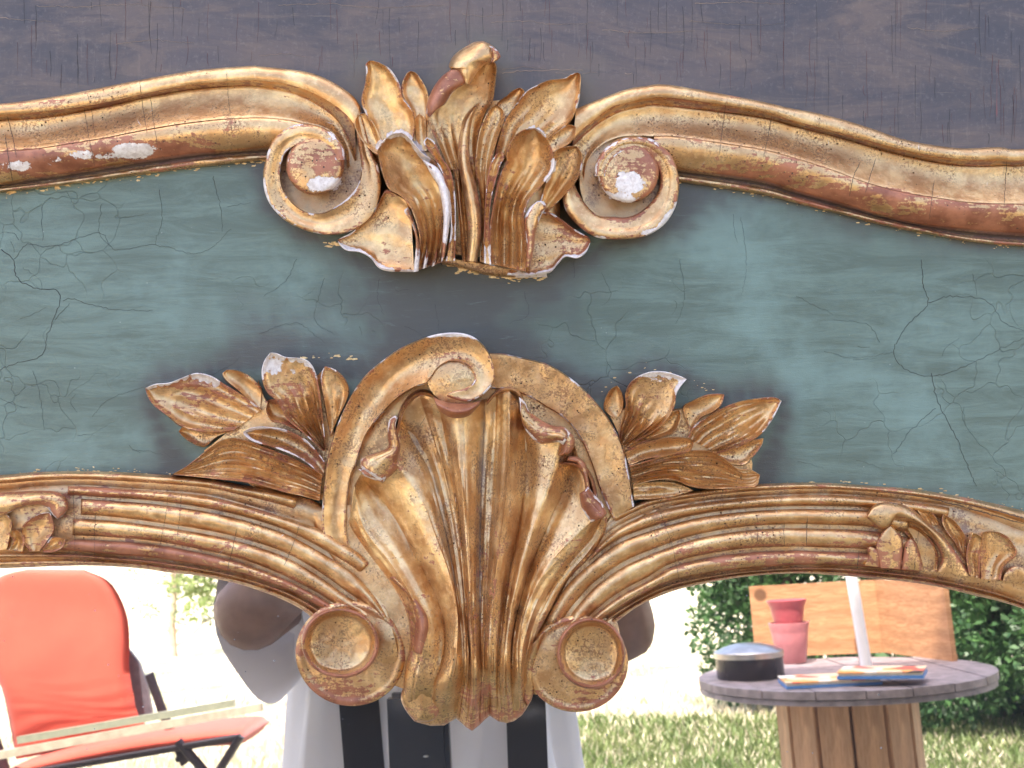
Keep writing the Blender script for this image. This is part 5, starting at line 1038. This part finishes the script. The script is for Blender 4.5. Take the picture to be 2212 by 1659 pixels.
# --- orange folding chair
def chair():
    orange = N('orange_cotton'); n1 = orange.noise(700, 3)
    orange.set(Base_Color=orange.mix(orange.ramp(orange.noise(5, 3), .3, .7), (0.40, 0.052, 0.026), (0.48, 0.066, 0.034)), Roughness=.85, Normal=orange.bump(n1, .001, .5), Sheen_Weight=.25)
    orange = orange.m
    fr = plain('dark_frame', (0.035, 0.024, 0.030), .35); grey = plain('grey_plastic', (0.13, 0.12, 0.14), .4)
    P0 = at_z(190, 1640, .40)
    YC = P0.y
    t = empty('garden_chair', (P0.x, YC, 0)); tag(t, 'dark folding garden chair with a padded orange cushion', 'chair')
    def w(px, py, dy=0):            # point at the chair's depth
        v = at_y(px, py, YC + dy); return Vector((v.x - P0.x, v.y - YC, v.z))
    # back cushion: outline at the chair's depth, padded
    Lc = [w(34, 1640, -.02), w(20, 1560, .0), w(4, 1490, .0), w(-26, 1420, -.02), (w(-40, 1350, -.05)), w(-30, 1290, -.08), w(0, 1246, -.10), w(60, 1229, -.12)]
    Rc = [w(330, 1580, -.02), w(300, 1545, .0), w(288, 1500, .0), w(279, 1440, -.02), w(280, 1380, -.05), w(272, 1320, -.08), w(238, 1258, -.10), w(180, 1230, -.12)]
    n = 60; m = 24
    def v3(L_):
        a = np.array([list(v) for v in L_]); tt = np.linspace(0, len(a) - 1, n)
        return np.concatenate([cr(a[:, :2], tt), cr(a[:, 1:], tt)[:, 1:]], 1)
    A_, B_ = v3(Lc), v3(Rc)
    V = []; 
    for side in (1, -1):
        for i in range(n):
            for j in range(m):
                u = j / (m - 1); p = A_[i] * (1 - u) + B_[i] * u
                e = min(1, min(u, 1 - u) * 9, (n - 1 - i) / 5 + .02, i / 4 + .05); th = .040 * math.sqrt(1 - (1 - e) ** 2)
                wr = .006 * math.sin(i * 1.9 + 3 * math.sin(u * 5 + i * .3)) * max(0, 1 - i / 24) * min(1, u * 6)
                V.append((p[0], p[1] + side * (th + (wr if side > 0 else 0)), p[2]))
    F = []
    for s_ in (0, 1):
        o_ = s_ * n * m
        for i in range(n - 1):
            for j in range(m - 1):
                f = (o_ + i * m + j, o_ + i * m + j + 1, o_ + (i + 1) * m + j + 1, o_ + (i + 1) * m + j); F.append(f if s_ == 0 else f[::-1])
    ring = [j for j in range(m)] + [i * m + m - 1 for i in range(1, n)] + [(n - 1) * m + j for j in range(m - 2, -1, -1)] + [i * m for i in range(n - 2, 0, -1)]
    for k in range(len(ring)):
        a, b = ring[k], ring[(k + 1) % len(ring)]; F.append((b, a, a + n * m, b + n * m))
    mk('back_cushion', V, F, orange, t)
    # seat cushion, rounded nose at the right
    s0 = w(30, 1652, .02); s1 = w(552, 1562, .02)
    d = s1 - s0; L = d.length; ang = math.atan2(d.z, d.x)
    V = []; n2, m2 = 50, 20
    for i in range(n2):
        x = i / (n2 - 1); r = .036 * min(1, math.sqrt(max(0, 1 - max(0, (x - .955) / .045) ** 2)) + .03, x * 14 + .1)
        c_ = s0 + d * x + Vector((0, 0, .035 * math.sin(x * 3.1) - .03))
        for j in range(m2):
            a = 2 * math.pi * j / m2; yy = math.copysign(abs(math.sin(a)) ** .5, math.sin(a)) * .23; zz = math.copysign(abs(math.cos(a)) ** .8, math.cos(a)) * r
            V.append(c_ + Vector((0, -.03 + yy, zz)))
    F = [(i * m2 + j, i * m2 + (j + 1) % m2, (i + 1) * m2 + (j + 1) % m2, (i + 1) * m2 + j) for i in range(n2 - 1) for j in range(m2)] + [tuple(range(m2)), tuple(range((n2 - 1) * m2, n2 * m2))]
    mk('seat_cushion', V, F, orange, t)
    # frame: side rails, armrests, crossed legs
    for sy in (.22, -.26):
        tube('side_rail', [w(-60, 1690, sy), w(520, 1592, sy)], .014, fr, t)
        tube('leg', [w(385, 1600, sy), w(470, 1700, sy), w(560, 1800, sy)], .020, fr, t, flat=.6); tube('leg', [w(520, 1590, sy), w(440, 1720, sy), w(380, 1800, sy)], .020, fr, t, flat=.6)
        tube('leg', [w(40, 1660, sy), w(-40, 1820, sy)], .018, fr, t)
    for px_, sy in ((0, .0),):
        tube('armrest', [w(322, 1455, .10), w(352, 1540, .06), w(400, 1650, .02)], .020, fr, t, flat=.5)
        tube('armrest', [w(-60, 1440, .10), w(-20, 1580, .06), w(20, 1700, .02)], .026, fr, t, flat=.5)
    sp = [w(276, 1400, -.10), w(300, 1430, -.10), w(318, 1480, -.10), w(330, 1550, -.10), w(300, 1560, -.10), w(276, 1500, -.10)]
    V = [p + Vector((0, dd, 0)) for dd in (-.02, .0) for p in sp]; k = len(sp)
    mk('arm_bracket', V, [tuple(range(k)), tuple(range(k, 2 * k))[::-1]] + [(i, (i + 1) % k, k + (i + 1) % k, k + i) for i in range(k)], grey, t, False)
    tube('cross_bar', [w(385, 1640, .22), w(385, 1640, -.26)], .012, fr, t)
    return YC
YC = chair()
def bar():
    y = YC + .30
    bm_ = plain('painted_batten', (0.26, 0.27, 0.20), .35, var=.1); bt = plain('beige_batten', (0.42, 0.37, 0.28), .5)
    a = at_y(-60, 1642, y); b = at_y(566, 1527, y); c = at_y(36, 1606, y + .0); d = at_y(505, 1524, y)
    t = empty('pale_batten', (a.x, a.y, a.z)); tag(t, 'pale grey-green batten in front of the orange chair, its far end beige', 'batten')
    o = tube('batten_rail', [Vector((0, 0, 0)), b - a], .021, bt, t, 4); o2 = tube('upper_rail', [c - a + Vector((0, -.015, .010)), d - a + Vector((0, -.015, .008))], .019, bm_, t, 4)
bar()

# --- foliage
def leafmat(name, c1, c2, tr=.25):
    g = N(name); n = g.noise(3, 4); c = g.mix(g.ramp(n, .3, .7), c1, c2); g.set(Base_Color=c, Roughness=.5)
    t = g.n('BsdfTranslucent'); g.link(c, t.inputs[0]); mx = g.n('MixShader'); mx.inputs[0].default_value = tr
    g.link(g.b.outputs[0], mx.inputs[1]); g.link(t.outputs[0], mx.inputs[2]); g.link(mx.outputs[0], g.out.inputs[0]); return g.m
CON = leafmat('conifer_green', (0.025, 0.07, 0.022), (0.06, 0.14, 0.035)); YEL = leafmat('fresh_leaf', (0.20, 0.27, 0.08), (0.30, 0.36, 0.14), .4)
BARK = plain('bark', (0.16, 0.11, 0.08), .9, bump=.01)
def crown(parent, centers, cnt, size, mat, seed, droop=0):
    r = np.random.RandomState(seed); V = []; F = []
    w_ = np.array([c[3] ** 2 for c in centers]); w_ = w_ / w_.sum()
    for i in range(cnt):
        c = centers[r.choice(len(centers), p=w_)]; d = r.randn(3); d /= np.linalg.norm(d); rad = c[3] * (.55 + .5 * r.rand() ** .6)
        p = np.array(c[:3]) + d * rad * np.array([1, 1, .8]); a = r.randn(3) * .6 + d; a[2] -= droop; a /= np.linalg.norm(a)
        b = np.cross(a, r.randn(3)); b /= np.linalg.norm(b); s_ = size * (.6 + .8 * r.rand()); k = len(V)
        V += [tuple(p - b * s_ * .28), tuple(p + a * s_ * .5 - b * s_ * .3), tuple(p + a * s_), tuple(p + a * s_ * .5 + b * s_ * .3)]
        F.append((k, k + 1, k + 2, k + 3))
    return mk('crown', V, F, mat, parent, False)
def bush(px, dist, h, wd, lab, seed, cnt=9000, base=0.0):
    r = ray(px, 1300); r.z = 0; r.normalize(); p = Vector((vcam.x, vcam.y, 0)) + r * dist
    t = empty('evergreen_bush', (p.x, p.y, 0)); tag(t, lab, 'bush', 'evergreen bushes beyond the table')
    rr_ = np.random.RandomState(seed); cs_ = []
    for i in range(34):
        z = base + (h - base) * rr_.rand() ** .8; rad = wd * (1 - (z / h) ** 2 * .7); a = rr_.rand() * 6.28; q_ = rad * math.sqrt(rr_.rand())
        cs_.append((q_ * math.cos(a), q_ * math.sin(a), z, .16 + .22 * rr_.rand()))
    crown(t, cs_, cnt * 3, .045, CON, seed)
    tube('trunk', [(0, 0, 0), (.03, .02, h * .4), (0, 0, h * .85)], [.07, .05, .02], BARK, t, 8)
    for i in range(6):
        c = cs_[i * 4]; tube('limb', [(0.01, .01, c[2] * .45), (c[0] * .6, c[1] * .6, c[2] * .8), c[:3]], [.022, .014, .006], BARK, t, 5)
bush(1690, 7.6, 2.3, .62, 'evergreen bush left of the pine box, its lower branches open', 3, 9000, .15)
bush(1890, 8.2, 2.6, .75, 'evergreen bush straight behind the pine box and white pole', 4, 9000)
bush(2130, 7.0, 2.4, .75, 'dense evergreen bush to the right of the pine box', 5, 12000)
bush(2330, 6.6, 2.2, .75, 'evergreen bush cut by the right edge of the photograph', 6, 9000)
def sapling():
    p = at_z(375, 1425, 0); t = empty('sapling', (p.x, p.y, 0)); tag(t, 'thin sapling with a pale trunk and yellow-green leaves behind the orange chair', 'sapling')
    bk = plain('pale_bark', (.42, .33, .24), .9)
    tube('trunk', [(0, 0, 0), (-.02, 0, .5), (.02, 0, 1.0), (0, 0, 1.7), (.05, 0, 2.4)], [.06, .05, .045, .035, .02], bk, t, 8)
    r = np.random.RandomState(9); cs_ = []
    for i in range(26):
        a = r.rand() * 6.28; z = .1 + 1.5 * r.rand(); L = .25 + .35 * r.rand()
        e = (L * math.cos(a), L * math.sin(a), z + L * .8); tube('twig', [(0, 0, z), (e[0] * .5, e[1] * .5, z + L * .3), e], [.012, .008, .004], bk, t, 5); cs_.append((*e, .10))
    crown(t, cs_, 900, .05, leafmat('grey_green_leaf', (0.13, 0.18, 0.08), (0.22, 0.26, 0.14), .3), 11)
    c2 = [(.5 + .35 * r.randn() * .5, .2 * r.randn(), 1.02 + .18 * r.randn(), .14) for i in range(12)]
    crown(t, c2, 900, .08, YEL, 12); tube('limb', [(0, 0, .8), (.3, 0, .95), (.6, 0, 1.05)], [.02, .014, .006], bk, t, 5)
sapling()
# low shrubs in the far meadow, grass tufts
def grass(name, cnt, fx, seed, mat, hh, lab):
    r = np.random.RandomState(seed); V = []; F = []
    for i in range(cnt):
        px, py = fx(r); p = at_z(px, py, 0); h = hh * (.5 + r.rand()); a = r.rand() * 6.28; b = .006 + .004 * r.rand()
        lx, ly = r.randn(2) * h * .35; k = len(V); c_, s_ = math.cos(a) * b, math.sin(a) * b
        V += [(p.x - c_, p.y - s_, 0), (p.x + c_, p.y + s_, 0), (p.x + lx * .4 + c_ * .7, p.y + ly * .4 + s_ * .7, h * .6), (p.x + lx * .4 - c_ * .7, p.y + ly * .4 - s_ * .7, h * .6), (p.x + lx, p.y + ly, h)]
        F += [(k, k + 1, k + 2, k + 3), (k + 3, k + 2, k + 4)]
    o = mk(name, V, F, mat, None, False); tag(o, lab, 'grass', kind='stuff')
GR = leafmat('grass_green', (0.10, 0.16, 0.04), (0.22, 0.26, 0.10), .35); ST = leafmat('straw', (0.50, 0.45, 0.32), (0.66, 0.60, 0.45), .3)
grass('grass', 12000, lambda r: (1230 + 1100 * r.rand(), 1560 + 160 * r.rand()), 21, GR, .07, 'short green grass under the reel table')
grass('dry_grass', 26000, lambda r: (r.uniform(-100, 2350), 1330 + 400 * r.rand()), 22, ST, .06, 'straw-coloured dry grass in front of the mirror')

# --- the photographer
def skin_mat():
    g = N('skin'); n = g.noise(25, 4); f = g.noise(400, 3)
    return g.set(Base_Color=g.mix(g.ramp(n, .3, .7), (0.21, 0.112, 0.080), (0.29, 0.16, 0.118)), Roughness=.5, Normal=g.bump(f, .0008, .5), Subsurface_Weight=.08, Subsurface_Scale=.01)
SKIN = skin_mat()
def skinned(name, joints, edges, mat, parent, lev=2, root=0):
    me = bpy.data.meshes.new(name); me.from_pydata([tuple(j[:3]) for j in joints], edges, []); me.materials.append(mat)
    o = bpy.data.objects.new(name, me); col.objects.link(o); o.parent = parent
    me_s = o.modifiers.new('skin', 'SKIN'); me_s.use_smooth_shade = True
    if not me.skin_vertices: me.skin_vertices.new()
    sv_ = me.skin_vertices[0].data
    for i, j in enumerate(joints):
        r_ = j[3] if hasattr(j[3], '__len__') else (j[3], j[3]); sv_[i].radius = r_; sv_[i].use_root = (i == root)
    sb = o.modifiers.new('sub', 'SUBSURF'); sb.levels = lev; sb.render_levels = lev
    return o
cl_ = cam_pos
def person():
    cx = at_y(935, 1500, cl_.y - .38).x
    yb = cl_.y - .34
    t = empty('person', (cx, yb, 0)); tag(t, 'person in a loose white shirt, bare elbows raised, black straps down the chest', 'person')
    o_ = Vector((cx, yb, 0))
    def w(v): return v - o_
    camp = w(cl_)
    elL = w(at_y(500, 1358, cl_.y - .16)); elR = w(at_y(1366, 1392, cl_.y - .14))
    zs = HC - .26
    shL = Vector((-.185, 0, zs)); shR = Vector((.185, 0, zs)); neck = Vector((.03, .02, HC - .16)); head = Vector((camp.x - .03, .17, HC - .02))
    haL = camp + Vector((-.055, -.055, -.02)); haR = camp + Vector((.06, -.055, -.015))
    J = [(0, -.02, .56, (.16, .12)), (0, -.02, .70, (.14, .10)), (0, 0, .88, (.16, .11)), (0, .0, zs - .03, (.14, .10)), (*neck, .058),
         (*shL, .062), (*((shL + elL) * .5), .056), (*elL, .066), (*((elL * .45 + haL * .55)), .048), (*(elL * .12 + haL * .88), .027),
         (*shR, .062), (*((shR + elR) * .5), .050), (*elR, .058), (*((elR * .45 + haR * .55)), .040), (*(elR * .12 + haR * .88), .027),
         (-.10, .0, .50, .085), (-.11, .03, .10, .060), (-.11, -.20, .06, .048), (-.11, -.40, .06, .034), (-.11, -.42, .02, .030),
         (.10, .0, .50, .085), (.11, .03, .10, .060), (.11, -.20, .06, .048), (.11, -.40, .06, .034), (.11, -.42, .02, .030),
         (*(neck * .4 + head * .6 + Vector((0, -.02, -.02))), (.062, .062)), (*(head + Vector((0, -.015, 0))), (.076, .088)), (*(head + Vector((0, -.02, .065))), (.070, .080)), (*(head + Vector((0, -.03, .10))), (.045, .05)),
         (*haL, (.036, .018)), (*haR, (.036, .018))]
    E = [(0, 1), (1, 2), (2, 3), (3, 4), (3, 5), (5, 6), (6, 7), (7, 8), (8, 9), (3, 10), (10, 11), (11, 12), (12, 13), (13, 14), (0, 15), (15, 16), (16, 17), (17, 18), (18, 19), (0, 20), (20, 21), (21, 22), (22, 23), (23, 24), (4, 25), (25, 26), (26, 27), (27, 28), (9, 29), (14, 30)]
    k = len(J)
    for s_, ha in ((-1, haL), (1, haR)):      # five fingers closing on the sides of the camera
        hi = 29 if s_ < 0 else 30
        for f_, (dz, L, up) in enumerate([(.030, .070, .3), (.012, .078, .1), (-.006, .072, 0), (-.022, .058, -.1)]):
            b0 = ha + Vector((s_ * .004, .012, dz)); b1 = b0 + Vector((s_ * .012, L * .42, .004)); b2 = b1 + Vector((-s_ * .010, L * .22, .0)); b3 = b2 + Vector((-s_ * .016, L * .02, 0))
            for q_, r_ in ((b0, .0095), (b1, .0088), (b2, .0080), (b3, .0068)): J.append((*q_, r_))
            E += [(hi, k), (k, k + 1), (k + 1, k + 2), (k + 2, k + 3)]; k += 4
        b0 = ha + Vector((-s_ * .012, .004, -.028)); b1 = b0 + Vector((-s_ * .018, .008, -.008)); b2 = b1 + Vector((-s_ * .022, .010, .004))
        for q_, r_ in ((b0, .0105), (b1, .0098), (b2, .008)): J.append((*q_, r_))
        E += [(hi, k), (k, k + 1), (k + 1, k + 2)]; k += 3
    skinned('body', J, E, SKIN, t)
    # face details on the head
    for s_ in (-1, 1):
        disk = [(head.x + s_ * .030 + .012 * math.cos(a), head.y + .066, head.z + .022 + .006 * math.sin(a)) for a in np.linspace(0, 6.283, 12, endpoint=False)]
        lathe('eye', [(.002, -.010), (.008, -.007), (.011, 0), (.008, .007), (.002, .010)], plain('eye_white', (.7, .68, .66), .2), t, 14, (head.x + s_ * .030, head.y + .058, head.z + .022))
        tube('ear', [head + Vector((s_ * .080, -.01, -.012)), head + Vector((s_ * .088, -.018, .01)), head + Vector((s_ * .082, -.02, .032))], [.007, .012, .008], SKIN, t, 8)
    tube('nose', [head + Vector((0, .066, .025)), head + Vector((0, .084, -.002)), head + Vector((0, .088, -.016))], [.007, .010, .012], SKIN, t, 8)
    tube('mouth', [head + Vector((-.022, .066, -.042)), head + Vector((0, .074, -.044)), head + Vector((.022, .066, -.042))], [.003, .006, .003], plain('lip', (.36, .13, .11), .4), t, 8)
    V = []; F = []
    for i in range(9):
        for j in range(24):
            th = math.pi * (.02 + .56 * i / 8); ph = 2 * math.pi * j / 24
            V.append((head.x + .094 * math.sin(th) * math.cos(ph), head.y - .018 + .104 * math.sin(th) * math.sin(ph) * (1 if math.sin(ph) < 0 else .80), head.z + .035 + .095 * math.cos(th) + (.03 if math.sin(ph) > .2 and i > 5 else 0)))
    F = [(i * 24 + j, i * 24 + (j + 1) % 24, (i + 1) * 24 + (j + 1) % 24, (i + 1) * 24 + j) for i in range(8) for j in range(24)]
    mk('hair', V, F, plain('dark_hair', (.05, .035, .025), .6, bump=.004), t)
    # shirt: loose shell of cloth, flaring to the hem, with hanging folds
    sm = N('white_cotton'); f = sm.noise(600, 3); shirt = sm.set(Base_Color=(.86, .83, .84), Roughness=.85, Normal=sm.bump(f, .0008, .4), Sheen_Weight=.2)
    V = []; n, m = 44, 72; z0, z1 = .42, HC - .185
    for i in range(n):
        u = i / (n - 1); z = z0 + (z1 - z0) * u
        a_ = .285 - .075 * min(1, u * 1.3) if u < .78 else .2075 * math.sqrt(max(0, 1 - ((u - .78) / .235) ** 2)) + .03; b_ = (.185 - .03 * u) if u < .8 else .16 * math.sqrt(max(0, 1 - ((u - .8) / .22) ** 2)) * .9 + .03
        for j in range(m):
            ph = 2 * math.pi * j / m; fold_ = (1 - u * .7) * .028 * math.sin(ph * 9 + 1.2 * math.sin(u * 4 + ph)) + .006 * math.sin(ph * 17 + u * 9)
            c, s_ = math.cos(ph), math.sin(ph)
            V.append(((a_ + fold_) * math.copysign(abs(c) ** .85, c), (b_ + fold_) * math.copysign(abs(s_) ** .85, s_), z))
    F = [(i * m + j, i * m + (j + 1) % m, (i + 1) * m + (j + 1) % m, (i + 1) * m + j) for i in range(n - 1) for j in range(m)]
    mk('shirt', V, F, shirt, t)
    for s_, sh, el in ((-1, shL, elL), (1, shR, elR)):
        # wide short sleeve hanging off the raised arm
        V = []; n, m = 18, 36; d = (el - sh)
        for i in range(n):
            u = i / (n - 1); c_ = sh + d * (.0 + u * (.72 if s_ < 0 else .45)); t_ = d.normalized(); sd_ = t_.cross(Vector((0, 0, 1))).normalized(); up_ = sd_.cross(t_)
            for j in range(m):
                ph = 2 * math.pi * j / m; r_ = .075 + .012 * u + .006 * math.sin(ph * 5 + u * 4); lo = max(0, -math.sin(ph)); drop = lo ** .7 * (.015 + .050 * u ** 1.3)
                V.append(c_ + sd_ * math.cos(ph) * (r_ + .012 * u) + up_ * math.sin(ph) * r_ + Vector((0, 0, -drop)))
        F = [(i * m + j, i * m + (j + 1) % m, (i + 1) * m + (j + 1) % m, (i + 1) * m + j) for i in range(n - 1) for j in range(m)]
        mk('sleeve', V, F, shirt, t)
    blk = N('black_webbing'); wv = blk.n('TexWave', wave_type='BANDS', bands_direction='Z'); wv.inputs['Scale'].default_value = 160; blk.link(blk.tc, wv.inputs['Vector'])
    webm = blk.set(Base_Color=(.016, .016, .024), Roughness=.6, Normal=blk.bump(wv.outputs['Fac'], .003, .8))
    yf = .185
    def strip(name, pts, wd, mat, th=.004):
        V = []; F = []
        for p in pts:
            for dx, dy in ((-wd / 2, 0), (wd / 2, 0), (wd / 2, -th), (-wd / 2, -th)): V.append((p[0] + dx, p[1] + dy, p[2]))
        for i in range(len(pts) - 1):
            for j in range(4): F.append((i * 4 + j, i * 4 + (j + 1) % 4, i * 4 + 4 + (j + 1) % 4, i * 4 + 4 + j))
        F += [(0, 1, 2, 3), tuple(range(len(V) - 4, len(V)))[::-1]]
        mk(name, V, F, mat, t, False)
    def fpt(px, py, y=yf): v = at_y(px, py, o_.y + y); return w(v)
    a, b = fpt(776, 1530), fpt(790, 1700); c2, d2 = fpt(1136, 1530), fpt(1142, 1700)
    def ext(p, q_, u): return p + (q_ - p) * u
    strip('strap', [Vector((-.10, .06, zs + .07)), Vector((-.10, .135, zs)), ext(a, b, -.5), ext(a, b, 0), ext(a, b, .5), ext(a, b, 1.4)], .062, webm)
    strip('strap', [Vector((.10, .06, zs + .07)), Vector((.11, .135, zs)), ext(c2, d2, -.5), ext(c2, d2, 0), ext(c2, d2, .5), ext(c2, d2, 1.4)], .062, webm)
    p0 = fpt(902, 1560, yf + .012); bk_ = plain('black_leather', (.008, .008, .012), .35)
    boxo('camera_bag', p0.x - .046, p0.x + .048, p0.y - .03, p0.y + .01, p0.z - .20, p0.z + .045, bk_, t, .008)
    for dz in (-.050, -.105): lathe('rivet', [(.001, .003), (.004, .002), (.005, 0)], plain('steel', (.5, .5, .5), .3, 1), t, 10, (p0.x + .012, p0.y + .012, p0.z + dz))
    # compact camera held at the lens position, just behind it
    cb = empty('compact_camera', (cl_.x, cl_.y, cl_.z)); tag(cb, 'small silver compact camera held up in both hands', 'camera')
    sil = plain('silver_plastic', (.5, .5, .52), .35, .6)
    boxo('camera_body', -.048, .048, -.040, -.018, -.030, .030, sil, cb, .004)
    v = []; 
    ring_ = [(.022, -.018), (.022, -.006), (.016, -.004), (.016, -.018)]
    V = [(r_ * math.cos(2 * math.pi * k / 32), y_, r_ * math.sin(2 * math.pi * k / 32)) for r_, y_ in ring_ for k in range(32)]
    F = [((i % 4) * 32 + k, (i % 4) * 32 + (k + 1) % 32, ((i + 1) % 4) * 32 + (k + 1) % 32, ((i + 1) % 4) * 32 + k) for i in range(4) for k in range(32)]
    mk('lens_ring', V, F, plain('lens_black', (.02, .02, .02), .3), cb)
person()
